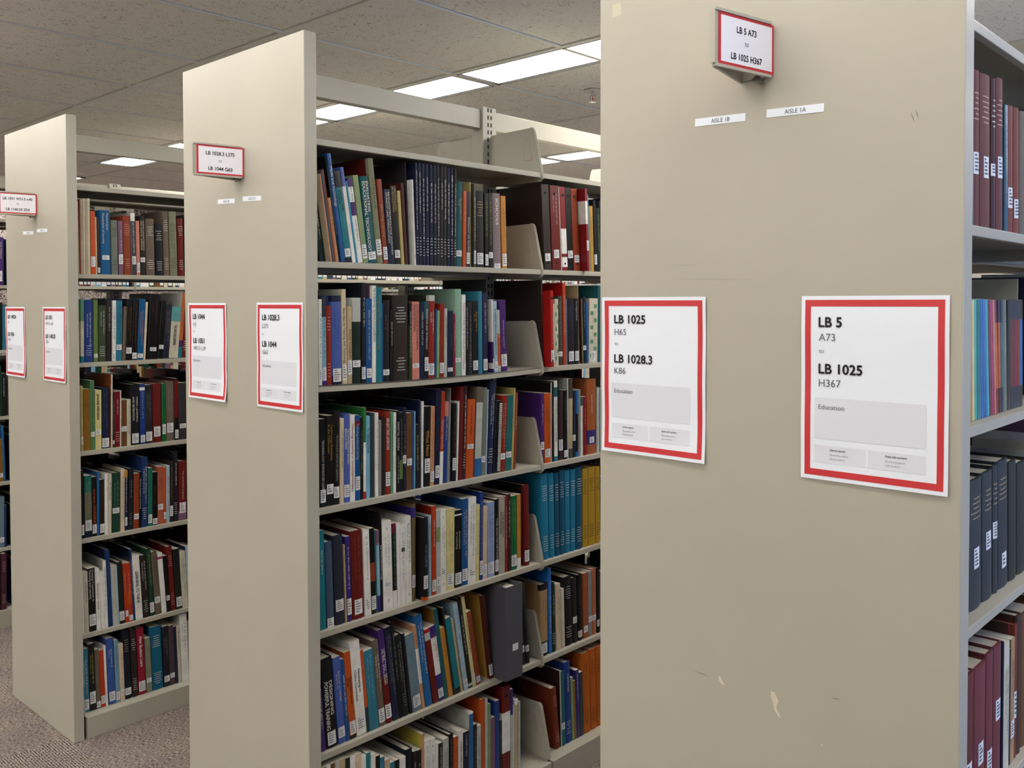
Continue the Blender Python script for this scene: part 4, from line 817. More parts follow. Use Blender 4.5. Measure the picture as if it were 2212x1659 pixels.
0.2503 0.0366 0.236 -0.20 -3.641 0.17 black h T:VERBAL_LEARNING_AND_RETENTION:white:.2:.78 L.03-.19|thick black hardback titled VERBAL LEARNING AND RETENTION, third shelf, left bookcase
0.2878 0.0200 0.237 0.00 -3.641 0.17 royal p b:greywhite L.03-.15 B:.89-.94:white|royal blue paperback between black and charcoal ones, third shelf, left bookcase
0.3095 0.0269 0.231 0.00 -3.641 0.167 charcoal p b:grey L.04-.2|charcoal paperback between royal blue and dark red ones, third shelf, left bookcase
0.3377 0.0382 0.234 0.00 -3.641 0.168 dkred h L.1-.27|thick dark red hardback between charcoal and green ones, third shelf, left bookcase
0.3767 0.0158 0.232 0.00 -3.641 0.167 green2 p L.13-.3|green paperback between dark red and taupe ones, third shelf, left bookcase
0.3933 0.0356 0.239 0.00 -3.641 0.172 taupe h b:grey L.14-.3|thick taupe hardback between green and black ones, third shelf, left bookcase
0.4297 0.0159 0.249 0.00 -3.641 0.179 black p B:.36-.97:dkred T:THE_TRANSFER_OF_LEARNING:red:.03:.6 L.03-.17|black paperback titled THE TRANSFER OF LEARNING, third shelf, left bookcase
0.4467 0.0348 0.230 0.00 -3.641 0.166 dkgrey p L.2-.28|thick dark grey paperback between black and blue-black ones, third shelf, left bookcase
0.4825 0.0224 0.217 0.00 -3.641 0.156 ink p |blue-black paperback last in row, third shelf, left bookcase
@R3D 0.738
0.0593 0.0094 0.255 0.00 -3.641 0.184 black p L.05-.2|thin black paperback first on fourth shelf, left bookcase
0.0717 0.0258 0.233 0.00 -3.641 0.168 olivegrey2 p B:.73-1:dkmint B:0-.1:navy L.11-.28 b:mint|olive grey paperback between black and black ones, fourth shelf, left bookcase
0.0981 0.0172 0.225 -0.56 -3.641 0.162 black p T:extreme_LEARNING:orange:.2:.82 L.05-.2|black paperback titled extreme LEARNING, fourth shelf, left bookcase
0.1160 0.0092 0.243 -0.42 -3.641 0.175 medblue p C:medblue|thin mid blue paperback between black and brown-black ones, fourth shelf, left bookcase
0.1262 0.0176 0.211 -0.36 -3.641 0.152 brownblack p L.04-.2 b:brown|brown-black paperback between mid blue and white ones, fourth shelf, left bookcase
0.1447 0.0126 0.229 -0.49 -3.641 0.165 white p |white paperback between brown-black and ivory ones, fourth shelf, left bookcase
0.1580 0.0124 0.228 -0.89 -3.641 0.164 ivory p b:black|thin ivory paperback between white and dark green ones, fourth shelf, left bookcase
0.1710 0.0337 0.229 -0.96 -3.641 0.165 dkgreen2 h L.32-.41 b:mintgreen|thick dark green hardback between ivory and cream ones, fourth shelf, left bookcase
0.2059 0.0146 0.241 -0.94 -3.641 0.173 cream p b:brown|cream paperback between dark green and indigo ones, fourth shelf, left bookcase
0.2212 0.0106 0.233 -1.06 -3.641 0.168 indnavy p B:.88-1:mustard L.08-.22 b:white|thin indigo paperback between cream and dark navy ones, fourth shelf, left bookcase
0.2351 0.0196 0.238 -1.33 -3.641 0.171 inknavy h b:grey s:grey|dark navy hardback between indigo and rust ones, fourth shelf, left bookcase
0.2565 0.0208 0.216 -1.14 -3.641 0.156 rust p L.17-.27|rust paperback between dark navy and black ones, fourth shelf, left bookcase
0.2778 0.0100 0.220 -1.08 -3.641 0.158 black p T:The_Four_Functions_of_Learning:white:.12:.7|thin black paperback titled The Four Functions of Learning, fourth shelf, left bookcase
0.2886 0.0255 0.276 -0.92 -3.641 0.199 royal3 h C:royal3 b:white s:white|deep blue hardback between black and jade green ones, fourth shelf, left bookcase
0.3147 0.0169 0.230 -0.80 -3.641 0.166 dkmint p L.05-.2|jade green paperback between deep blue and black ones, fourth shelf, left bookcase
0.3323 0.0212 0.211 -0.63 -3.641 0.152 black p T:Learning_to_Learn:brown:.25:.75 L.02-.13|black paperback titled Learning to Learn, fourth shelf, left bookcase
0.3543 0.0237 0.230 -0.46 -3.641 0.166 salmondk2 p L.25-.35 b:brown C:salmondk2|salmon paperback between black and orange ones, fourth shelf, left bookcase
0.3785 0.0107 0.224 -0.47 -3.641 0.161 orange p L.08-.2|thin orange paperback between salmon and pale blue ones, fourth shelf, left bookcase
0.3900 0.0139 0.230 -0.60 -3.641 0.165 paleblue p b:red|pale blue paperback between orange and brown-black ones, fourth shelf, left bookcase
0.4047 0.0150 0.245 -0.60 -3.641 0.177 brownblack h L.1-.27 b:ochre|brown-black hardback between pale blue and blue-black ones, fourth shelf, left bookcase
0.4210 0.0198 0.280 -0.33 -3.641 0.202 ink h b:white s:white|blue-black hardback between brown-black and dark red ones, fourth shelf, left bookcase
0.4414 0.0364 0.239 -0.90 -3.641 0.172 dkred h T:THE_LEARNING_SCIENCES:tan:.16:.65 B:0-.15:mauve L.12-.3|thick dark red hardback titled THE LEARNING SCIENCES, fourth shelf, left bookcase
0.4789 0.0224 0.230 -0.90 -3.641 0.166 navy h |navy hardback last in row, fourth shelf, left bookcase
@R3E 0.379
0.0568 0.0079 0.230 0.75 -3.641 0.166 white p |thin white paperback first on fifth shelf, left bookcase
0.0656 0.0163 0.231 0.84 -3.641 0.166 ivory p b:black|ivory paperback between white and black ones, fifth shelf, left bookcase
0.0829 0.0264 0.240 1.05 -3.641 0.173 black p T:Creating_Connections_in_Teaching_and_Learning:white:.02:.72 L.09-.27|black paperback titled Creating Connections in Teaching, fifth shelf, left bookcase
0.1101 0.0164 0.235 1.20 -3.641 0.169 white p T:ENGAGING_MINDS:red:.25:.8 b2:black|white paperback titled ENGAGING MINDS, fifth shelf, left bookcase
0.1275 0.0137 0.220 1.43 -3.641 0.158 white p |white paperback between white and white ones, fifth shelf, left bookcase
0.1419 0.0122 0.259 1.60 -3.641 0.186 white p C:greywhite b:slateblue|thin white paperback between white and deep blue ones, fifth shelf, left bookcase
0.1552 0.0164 0.298 1.79 -3.641 0.215 royal3 h C:navy b:slateblue|deep blue hardback between white and pale blue ones, fifth shelf, left bookcase
0.1724 0.0062 0.232 1.95 -3.641 0.167 paleblue p |thin pale blue paperback between deep blue and cream ones, fifth shelf, left bookcase
0.1792 0.0092 0.233 2.06 -3.641 0.168 cream p b:brown|thin cream paperback between pale blue and pale blue ones, fifth shelf, left bookcase
0.1890 0.0087 0.232 2.17 -3.641 0.167 paleblue p |thin pale blue paperback between cream and green-black ones, fifth shelf, left bookcase
0.1985 0.0219 0.241 2.33 -3.641 0.174 blackgreen h L.05-.2|green-black hardback between pale blue and red-orange ones, fifth shelf, left bookcase
0.2213 0.0126 0.233 2.49 -3.641 0.167 redorange p b:pink L.1-.2|red-orange paperback between green-black and red-orange ones, fifth shelf, left bookcase
0.2347 0.0167 0.231 2.65 -3.641 0.166 redorange p B:.3-.5:orange L.02-.11 b:pink|red-orange paperback between red-orange and deep blue ones, fifth shelf, left bookcase
0.2525 0.0080 0.283 2.88 -3.641 0.203 royal3 p C:navy b:white|thin deep blue paperback between red-orange and white ones, fifth shelf, left bookcase
0.2613 0.0282 0.254 3.03 -3.641 0.183 white p T:LEARNING_TO_THINK:black:.25:.75|white paperback titled LEARNING TO THINK, fifth shelf, left bookcase
0.2908 0.0290 0.248 3.30 -3.641 0.179 darkbrown2 h b:white s:white|dark brown hardback between white and dark green ones, fifth shelf, left bookcase
0.3207 0.0186 0.270 3.46 -3.641 0.195 dkgreen2 h L.05-.2 b:lime|dark green hardback between dark brown and taupe ones, fifth shelf, left bookcase
0.3421 0.0252 0.253 4.05 -3.641 0.182 taupe h L.18-.28 b:black|taupe hardback between dark green and white ones, fifth shelf, left bookcase
0.3680 0.0195 0.244 4.02 -3.641 0.176 white p B:.9-.94:magenta|white paperback between taupe and black ones, fifth shelf, left bookcase
0.3886 0.0160 0.228 3.56 -3.641 0.164 black p L.2-.29|black paperback between white and dark red ones, fifth shelf, left bookcase
0.4056 0.0221 0.262 3.51 -3.641 0.189 dkred h h:pink s:pink C:dkred|dark red hardback between black and green-black ones, fifth shelf, left bookcase
0.4286 0.0255 0.247 3.04 -3.641 0.178 blackgreen p L.04-.2|green-black paperback between dark red and ivory ones, fifth shelf, left bookcase
0.4547 0.0240 0.231 2.93 -3.641 0.166 ivory p b:mintgreen C:white|ivory paperback between green-black and pale blue ones, fifth shelf, left bookcase
0.4796 0.0152 0.248 2.65 -3.641 0.178 paleblue p C:navy|pale blue paperback last in row, fifth shelf, left bookcase
@R3F 0.08
0.0545 0.0241 0.242 1.07 -3.637 0.175 tealblue p L.04-.2 b:white|teal blue paperback first on bottom shelf, left bookcase
0.0801 0.0237 0.255 1.40 -3.637 0.183 black p b:yellow L.1-.28|black paperback between teal blue and taupe ones, bottom shelf, left bookcase
0.1048 0.0163 0.228 1.60 -3.637 0.164 taupe p L.02-.12|taupe paperback between black and red-orange ones, bottom shelf, left bookcase
0.1221 0.0168 0.220 1.82 -3.637 0.159 redorange p L.06-.2|red-orange paperback between taupe and white ones, bottom shelf, left bookcase
0.1395 0.0089 0.233 1.95 -3.637 0.168 white p C:white|thin white paperback between red-orange and cornflower blue ones, bottom shelf, left bookcase
0.1523 0.0254 0.257 2.26 -3.637 0.185 cornflower2 p L.05-.19 C:cornflower b:white|cornflower blue paperback between white and light blue-grey ones, bottom shelf, left bookcase
0.1789 0.0159 0.243 1.62 -3.637 0.175 ltbluegrey p L.04-.17 b:blue|light blue-grey paperback between cornflower blue and cream ones, bottom shelf, left bookcase
0.1958 0.0176 0.223 1.71 -3.637 0.161 cream p b:grey L.1-.2|cream paperback between light blue-grey and dark navy ones, bottom shelf, left bookcase
0.2148 0.0267 0.271 2.01 -3.637 0.195 inknavy h h:tan L.06-.16|dark navy hardback between cream and dark brown ones, bottom shelf, left bookcase
0.2435 0.0243 0.266 1.94 -3.637 0.192 darkbrown2 h h:white s:white|dark brown hardback between dark navy and crimson ones, bottom shelf, left bookcase
0.2688 0.0307 0.265 1.88 -3.637 0.191 crimson2 h T:How_Students_Learn:white:.13:.58 L.05-.2|crimson hardback titled How Students Learn, bottom shelf, left bookcase
0.3006 0.0218 0.218 1.87 -3.637 0.157 greysage p L.18-.26|grey green paperback between crimson and peacock blue ones, bottom shelf, left bookcase
0.3241 0.0464 0.253 1.72 -3.637 0.182 azuredk2 h h:white s:white|thick peacock blue hardback between grey green and dark navy ones, bottom shelf, left bookcase
0.3716 0.0249 0.245 1.46 -3.637 0.176 inknavy p L.08-.18 b:grey|dark navy paperback between peacock blue and plum grey ones, bottom shelf, left bookcase
0.3976 0.0206 0.242 1.68 -3.637 0.174 plumgrey p L.12-.2|plum grey paperback between dark navy and navy ones, bottom shelf, left bookcase
0.4189 0.0125 0.233 1.82 -3.637 0.168 navy p |thin navy paperback between plum grey and ivory ones, bottom shelf, left bookcase
0.4324 0.0140 0.234 2.05 -3.637 0.169 ivory p b:brown|ivory paperback between navy and white ones, bottom shelf, left bookcase
0.4475 0.0304 0.276 1.97 -3.637 0.199 white p b:black C:greywhite|white paperback between ivory and grey ones, bottom shelf, left bookcase
0.4794 0.0286 0.234 2.21 -3.637 0.169 grey p |grey paperback last in row, bottom shelf, left bookcase
@R1A 1.738
0.1753 0.0130 0.189 1.81 -0.582 0.136 azuredk p |dark azure paperback first on top shelf, nearest bookcase
0.2310 0.0338 0.249 1.67 -0.594 0.179 maroon h h:pink L.34-.48|first from left of the maroon volumes, top shelf, nearest bookcase
0.2665 0.0591 0.250 2.01 -0.594 0.18 maroon h h:pink L.33-.47|second from left of the maroon volumes, top shelf, nearest bookcase
0.3274 0.0264 0.252 2.01 -0.594 0.182 dkmaroon h h:white L.36-.44|dark maroon hardback between maroon and maroon ones, top shelf, nearest bookcase
0.3556 0.0419 0.258 1.96 -0.594 0.186 maroon h h:pink L.35-.49|third from left of the maroon volumes, top shelf, nearest bookcase
0.3994 0.0178 0.219 1.98 -0.594 0.158 azuredk p b:white|dark azure paperback between maroon and maroon red ones, top shelf, nearest bookcase
0.4192 0.0386 0.222 1.87 -0.594 0.16 maroonred h L.2-.36|thick maroon red hardback between dark azure and brick red ones, top shelf, nearest bookcase
0.4597 0.0350 0.224 2.15 -0.594 0.161 brickred h L.13-.28|thick brick red hardback between maroon red and taupe ones, top shelf, nearest bookcase
0.4988 0.0585 0.224 2.18 -0.594 0.161 taupe h |thick taupe hardback between brick red and maroon ones, top shelf, nearest bookcase
0.5606 0.0573 0.235 2.45 -0.594 0.169 maroon h |thick maroon hardback between taupe and blue-black ones, top shelf, nearest bookcase
0.6224 0.0533 0.247 2.56 -0.594 0.178 ink h |thick blue-black hardback last in row, top shelf, nearest bookcase
@R1B 1.425
0.2483 0.0112 0.197 2.65 -0.602 0.142 mustard p |first from left of the mustard paperbacks, second shelf, nearest bookcase
0.2604 0.0130 0.197 2.75 -0.602 0.142 paleyellow p |second from left of the pale yellow paperbacks, second shelf, nearest bookcase
0.2742 0.0107 0.198 2.95 -0.602 0.143 turquoise p |thin turquoise paperback between pale yellow and dark turquoise ones, second shelf, nearest bookcase
0.2865 0.0200 0.198 3.40 -0.602 0.143 turqdark p |dark turquoise paperback between turquoise and bright blue ones, second shelf, nearest bookcase
0.3083 0.0127 0.199 3.85 -0.602 0.143 brightblue p |bright blue paperback between dark turquoise and mid blue ones, second shelf, nearest bookcase
0.3228 0.0086 0.199 4.31 -0.602 0.143 medblue p |thin mid blue paperback between bright blue and bright blue ones, second shelf, nearest bookcase
0.3331 0.0069 0.198 4.77 -0.602 0.143 brightblue p |thin bright blue paperback between mid blue and turquoise ones, second shelf, nearest bookcase
0.3418 0.0114 0.198 5.24 -0.602 0.143 turquoise p |thin turquoise paperback between bright blue and plum ones, second shelf, nearest bookcase
0.3550 0.0115 0.199 5.71 -0.602 0.143 plum p |thin plum paperback between turquoise and magenta ones, second shelf, nearest bookcase
0.3684 0.0089 0.198 5.60 -0.602 0.143 magenta p |thin magenta paperback between plum and red-orange ones, second shelf, nearest bookcase
0.3792 0.0063 0.198 5.52 -0.602 0.142 redorange p |thin red-orange paperback between magenta and salmon pink ones, second shelf, nearest bookcase
0.3873 0.0064 0.198 5.95 -0.602 0.143 salmon p |thin salmon pink paperback between red-orange and orange-red ones, second shelf, nearest bookcase
0.3956 0.0110 0.198 6.08 -0.602 0.143 orangered p B:.8-1:crimson B:0-.22:crimson|first from left of the orange-red paperbacks, second shelf, nearest bookcase
0.4094 0.0121 0.198 4.49 -0.602 0.142 orange p B:.8-1:navy B:0-.22:dkmaroon|second from left of the orange paperbacks, second shelf, nearest bookcase
0.4235 0.0113 0.197 3.60 -0.602 0.142 tealgrey p B:.8-1:navy B:0-.22:navy|third from left of the teal paperbacks, second shelf, nearest bookcase
0.4367 0.0192 0.197 3.38 -0.602 0.142 greygreen p b:white|grey green paperback between teal and black ones, second shelf, nearest bookcase
0.4589 0.0196 0.197 1.12 -0.602 0.142 black p b:grey|black paperback between grey green and deep crimson ones, second shelf, nearest bookcase
0.4805 0.0130 0.197 1.36 -0.602 0.142 dkcrimson p B:.82-1:inknavy B:0-.2:inknavy|deep crimson paperback between black and dark red ones, second shelf, nearest bookcase
0.4955 0.0162 0.197 1.37 -0.602 0.142 dkred p B:.82-1:navy B:0-.2:navy|dark red paperback between deep crimson and crimson ones, second shelf, nearest bookcase
0.5137 0.0227 0.197 1.93 -0.602 0.142 crimson p B:.82-1:navy B:0-.2:navy|crimson paperback between dark red and mid blue ones, second shelf, nearest bookcase
0.5384 0.0189 0.197 2.50 -0.602 0.142 medblue p B:.82-1:brownblack B:0-.2:brownblack|mid blue paperback last in row, second shelf, nearest bookcase
@R1C 1.11
0.2390 0.0175 0.214 1.76 -0.602 0.154 slatedark h |dark slate hardback first on third shelf, nearest bookcase
0.2582 0.0692 0.216 1.44 -0.602 0.156 slatedark h h:tan L.31-.47|first from left of the dark slate volumes, third shelf, nearest bookcase
0.3291 0.0594 0.220 1.86 -0.602 0.158 slatedark h h:tan L.39-.53|second from left of the dark slate volumes, third shelf, nearest bookcase
0.3904 0.0277 0.225 2.30 -0.602 0.162 slatedark h h:tan L.43-.56|third from left of the dark slate volumes, third shelf, nearest bookcase
0.4209 0.0617 0.228 2.79 -0.602 0.164 slatedark h h:tan L.15-.27|fourth from left of the dark slate volumes, third shelf, nearest bookcase
0.4867 0.0498 0.219 2.26 -0.602 0.158 olivedark h |first from left of the dark olive volumes, third shelf, nearest bookcase
0.5397 0.0609 0.209 2.30 -0.602 0.15 olivedark h |second from left of the dark olive volumes, third shelf, nearest bookcase
0.6051 0.0749 0.199 2.42 -0.602 0.143 olivedark h |third from left of the dark olive volumes, third shelf, nearest bookcase
@R1D 0.785
0.2119 0.0499 0.234 0.00 -0.594 0.169 maroon h L.21-.38 C:maroon|first from left of the maroon volumes, fourth shelf, nearest bookcase
0.2647 0.0631 0.232 0.00 -0.594 0.167 maroonpink h L.28-.44 C:maroon|second from left of the faded maroon volumes, fourth shelf, nearest bookcase
0.3287 0.0394 0.238 0.00 -0.594 0.171 maroonpink h L.14-.3 C:maroon|third from left of the faded maroon volumes, fourth shelf, nearest bookcase
0.3695 0.0477 0.239 0.00 -0.594 0.172 maroonpink h L.45-.6 C:maroon|fourth from left of the faded maroon volumes, fourth shelf, nearest bookcase
0.4187 0.0048 0.236 0.00 -0.594 0.17 navy h C:navy|thin navy hardback between faded maroon and ivory ones, fourth shelf, nearest bookcase
0.4256 0.0332 0.229 0.00 -0.594 0.165 ivory p b:brown|thick ivory paperback between navy and navy ones, fourth shelf, nearest bookcase
0.4611 0.0060 0.211 0.00 -0.594 0.152 navy p |thin navy paperback between ivory and kraft brown ones, fourth shelf, nearest bookcase
0.4684 0.0243 0.226 0.00 -0.594 0.163 kraft p C:brownworn b:brown L.2-.34|kraft brown paperback between navy and brick red ones, fourth shelf, nearest bookcase
0.4937 0.0165 0.246 0.00 -0.594 0.177 brickred h L.3-.5 C:brownworn|brick red hardback between kraft brown and worn brown ones, fourth shelf, nearest bookcase
0.5116 0.0295 0.257 0.00 -0.594 0.185 brownworn h |worn brown hardback between brick red and brown ones, fourth shelf, nearest bookcase
0.5442 0.0830 0.252 0.00 -0.594 0.181 brown h |thick brown hardback last in row, fourth shelf, nearest bookcase
@R4A 1.709
0.2485 0.0440 0.239 -0.81 -5.133 0.172 purple h T:Inside_Multimodal_Composition:white:.1:.6 L.08-.3|thick purple hardback titled Inside Multimodal Composition, top shelf, farthest left bookcase
@R4B 1.385
0.2373 0.0241 0.243 -0.81 -5.133 0.175 charcoal p |charcoal paperback first on second shelf, farthest left bookcase
0.2625 0.0165 0.237 -0.81 -5.133 0.171 blackgreen p |green-black paperback between charcoal and teal blue ones, second shelf, farthest left bookcase
0.2802 0.0144 0.219 -0.81 -5.133 0.158 tealblue p |teal blue paperback last in row, second shelf, farthest left bookcase
@R4C 1.053
0.2348 0.0153 0.253 -0.81 -5.133 0.182 blackgreen p |green-black paperback first on third shelf, farthest left bookcase
0.2512 0.0187 0.252 -0.81 -5.133 0.182 dkgreen2 p T:Network_Science:white:.2:.8|dark green paperback titled Network Science, third shelf, farthest left bookcase
0.2710 0.0199 0.215 -0.81 -5.133 0.155 blackgreen p b:white|green-black paperback last in row, third shelf, farthest left bookcase
@R4D 0.724
0.2345 0.0198 0.248 1.23 -5.133 0.178 taupe p |taupe paperback first on fourth shelf, farthest left bookcase
0.2554 0.0199 0.215 1.24 -5.133 0.155 ochre p L.1-.2|ochre paperback between taupe and mid blue ones, fourth shelf, farthest left bookcase
0.2764 0.0100 0.280 1.50 -5.133 0.201 medblue p |thin mid blue paperback last in row, fourth shelf, farthest left bookcase
@R4E 0.392
0.2276 0.0242 0.291 -0.81 -5.133 0.21 charcoal p |charcoal paperback first on fifth shelf, farthest left bookcase
0.2540 0.0222 0.257 -0.81 -5.133 0.185 bluegrey h L.1-.2|blue grey hardback between charcoal and deep blue ones, fifth shelf, farthest left bookcase
0.2772 0.0078 0.211 -0.81 -5.133 0.152 royal3 p |thin deep blue paperback last in row, fifth shelf, farthest left bookcase
@R4F 0.09
0.2120 0.0284 0.280 -0.81 -5.091 0.201 plummaroon h h:pink|plum maroon hardback first on bottom shelf, farthest left bookcase
0.2426 0.0265 0.280 -0.81 -5.091 0.201 plummaroon h h:pink s:pink|plum maroon hardback last in row, bottom shelf, farthest left bookcase'''

# ------------------------------------------------------------------ geometry constants (metres)
PW, PT, PHT = .6236, .0373, 2.3042
XR = {1: -.5395, 2: -2.0954, 3: -3.5869, 4: -5.0785, 5: -6.57}
BAY = .914
NAMES = {1: 'nearest', 2: 'middle', 3: 'left', 4: 'farthest left', 5: 'hidden'}
SHZ = {1: [2.052, 1.738, 1.425, 1.11, .785, .45, .085], 2: [2.0465, 1.7275, 1.403, 1.078, .751, .424, .09], 3: [2.054, 1.7275, 1.397, 1.066, .738, .379, .08], 4: [2.04, 1.709, 1.385, 1.053, .724, .392, .09]}
SHZ[5] = SHZ[4]
DF = .0425
LIP = .0165

def bracket_geo(mb, xf, xb, y, z):
    # end plate of a shelf: back at upright (xb), front at shelf lip (xf)
    s = 1 if xf > xb else -1
    P_ = [(xb, z - .028), (xf - s * .006, z - .028), (xf, z - .020), (xf, z - .002), (xf - s * .004, z + .016), (xf - s * .034, z + .143), (xf - s * .039, z + .151), (xf - s * .048, z + .154), (xb + s * .012, z + .150), (xb, z + .14)]
    t = .0016
    if s < 0: P_ = P_[::-1]
    mb.prism_y(P_, y - t / 2, y + t / 2, 0)
    # rolled front edge
    path = [(xf, z - .020), (xf, z - .002), (xf - s * .004, z + .016), (xf - s * .034, z + .143), (xf - s * .039, z + .151), (xf - s * .048, z + .154)]
    for (a, b), (c, d) in zip(path, path[1:]):
        v = Vector((c - a, 0, d - b)); mb.cyl((a, y, b), v, .0024, v.length, 8, 0)
    # embossed finger recess outline
    tri = [(xf - s * .072, z + .122), (xf - s * .058, z + .118), (xf - s * .042, z + .052), (xf - s * .052, z + .046), (xf - s * .080, z + .050)]
    for i in range(len(tri)):
        a, b = tri[i]; c, d = tri[(i + 1) % len(tri)]
        v = Vector((c - a, 0, d - b)); mb.cyl((a, y, b), v, .0021, v.length, 6, 0)

def bookcase(n, nb):
    xr = XR[n]; xl = xr - PW; xc = (xr + xl) / 2
    label = {1: 'tall beige steel bookcase nearest the viewer, its end panel filling the right', 2: 'beige steel bookcase in the middle with a bowed second shelf of books', 3: 'beige steel bookcase left of the middle one, standing on carpet', 4: 'beige steel bookcase at the left edge, only a sliver showing', 5: 'beige steel bookcase behind the farthest left one'}[n]
    root = tag(empty('library_bookcase', (xc, 0, 0)), label, 'bookcase', 'steel library bookcases')
    W = lambda mb, name, mats, par=root: _rel(mb, name, mats, par, root)
    mb = MB(); mb.bbox(xl, xr, 0, PT, .0, PHT, .002); ep = W(mb, 'end_panel', STEEL)
    ys = [PT + .004 + BAY * k for k in range(nb + 1)]
    # uprights
    for k in range(nb + 1):
        yc = ys[k] if k else ys[0] + .03
        mb = MB(); mb.bbox(xc - .028, xc + .028, yc - .033, yc + .033, 0, 2.296, .0025)
        up = W(mb, 'upright', STEEL)
        sl = MB(); z = .12
        while z < 2.28:
            for s in (-1, 1):
                for d in (-.0075, .0075):
                    x = xc + s * .0283
                    sl.box(x - .0003, x + .0003, yc + d - .0028, yc + d + .0028, z, z + .014)
            z += .0254
        W(sl, 'slots', SLOT, up)
    for k in range(nb):
        ya, yb = (ys[k] + (.066 if k == 0 else .034)), ys[k + 1] - .034
        mb = MB(); mb.bbox(xc - .018, xc + .018, ya - (.062 if k == 0 else 0), yb, 2.221, 2.286, .002); W(mb, 'top_tie_bar', STEEL)
    for k in range(nb):
        a, b = ys[k] + .003, ys[k + 1] - .003
        for s in (1, -1):
            for i, z in enumerate(SHZ[n]):
                base = i == 6
                xf = (xr if s > 0 else xl) - s * (0.0 if base else DF)
                if base: xf -= s * .0005
                xb = xc + s * .030
                mb = MB(); lo, hi = min(xb, xf), max(xb, xf)
                if base:
                    mb.bbox(lo, hi, a + .004, b, z - .0025, z, .0008)
                    W(mb, 'base_shelf', STEEL)
                    kb = MB(); kb.bbox(min(xf, xf - s * .02), max(xf, xf - s * .02), a + .004, b, 0.0, z - .0026, .001); W(kb, 'kick_plate', STEEL)
                    for yy in (a, b):
                        br = MB(); bracket_geo(br, xf - s * .012, xb, yy, z + .0285); W(br, 'end_bracket', STEEL)
                    continue
                # folded deck: thin plate with front and back lips, the second shelf sags a little
                nseg = 1
                bowed = n == 2 and k == 0 and s > 0 and i == 2
                if not bowed: mb.bbox(lo, hi, a + .001, b - .001, z - .0022, z, .0008)
                else:
                    for (p0, p1, d0, d1) in ((lo, hi, .0022, .0006), (min(xf, xf - s * .014), max(xf, xf - s * .014), LIP, .0006)):
                        V = []; Fq = []
                        for q in range(41):
                            y = a + .001 + (b - a - .002) * q / 40; g = z + sag('R2B', y)
                            V += [(p0, y, g - d0), (p1, y, g - d0), (p1, y, g - d1), (p0, y, g - d1)]
                        for q in range(40):
                            e0 = q * 4
                            for c4 in range(4): Fq.append((e0 + c4, e0 + (c4 + 1) % 4, e0 + 4 + (c4 + 1) % 4, e0 + 4 + c4))
                        Fq += [(3, 2, 1, 0), (160, 161, 162, 163)]
                        mb.add(V, Fq)
                if not bowed: mb.bbox(min(xf, xf - s * .014), max(xf, xf - s * .014), a + .001, b - .001, z - LIP, z - .0002, .0016)
                mb.box(min(xb, xb + s * .003), max(xb, xb + s * .003), a + .001, b - .001, z - .02, z)
                sh = W(mb, 'shelf', STEEL)
                for yy in (a, b):
                    br = MB(); bracket_geo(br, xf + s * .0018, xb, yy, z); W(br, 'end_bracket', STEEL, sh)
    return root, ep
def _rel(mb, name, mats, par, root):
    ox, oy, oz = root.location
    mb.V = [(x - ox, y - oy, z - oz) for x, y, z in mb.V]
    return mb.build(name, mats, par)

# ------------------------------------------------------------------ the room
CH = 2.6
X0, X1, Y0, Y1 = -8.8, 3.2, -4.6, 9.4
def struct(o): o['kind'] = 'structure'; return o
mb = MB(); mb.box(X0 - .1, X1 + .1, Y0 - .1, Y1 + .1, -.08, 0); struct(mb.build('floor', CARPET))
mb = MB(); mb.box(X0 - .1, X0, Y0, Y1, 0, CH + .12); struct(mb.build('wall_left', AGG))
mb = MB(); mb.box(X0 - .1, X1 + .1, Y1, Y1 + .1, 0, CH + .12); struct(mb.build('wall_back', WALL))
mb = MB(); mb.box(X0 - .1, X1 + .1, Y0 - .1, Y0, 0, CH + .12); struct(mb.build('wall_front', WALL))
WY0, WY1, WZ0, WZ1 = -.6, 5.4, .85, 2.35
mb = MB(); mb.box(X1, X1 + .1, Y0, WY0, 0, CH + .12); mb.box(X1, X1 + .1, WY1, Y1, 0, CH + .12); mb.box(X1, X1 + .1, WY0, WY1, 0, WZ0); mb.box(X1, X1 + .1, WY0, WY1, WZ1, CH + .12)
struct(mb.build('wall_right', WALL))
mb = MB()
for k in range(6):
    y = WY0 + (WY1 - WY0) * k / 5; mb.box(X1 + .02, X1 + .07, y - .025, y + .025, WZ0, WZ1)
mb.box(X1 + .02, X1 + .07, WY0, WY1, WZ0, WZ0 + .05); mb.box(X1 + .02, X1 + .07, WY0, WY1, WZ1 - .05, WZ1)
struct(mb.build('window_1', TRIMM))
mb = MB(); mb.box(X0, X0 + .015, Y0, Y1, 0, .1); struct(mb.build('baseboard_left', TRIMM))
pl = bpy.data.lights.new('window_portal', 'AREA'); pl.shape = 'RECTANGLE'; pl.size = WZ1 - WZ0; pl.size_y = WY1 - WY0; pl.cycles.is_portal = True
po = bpy.data.objects.new('window_portal', pl); COL.objects.link(po); po.location = (X1 + .09, (WY0 + WY1) / 2, (WZ0 + WZ1) / 2); po.rotation_euler = (0, math.radians(90), 0)

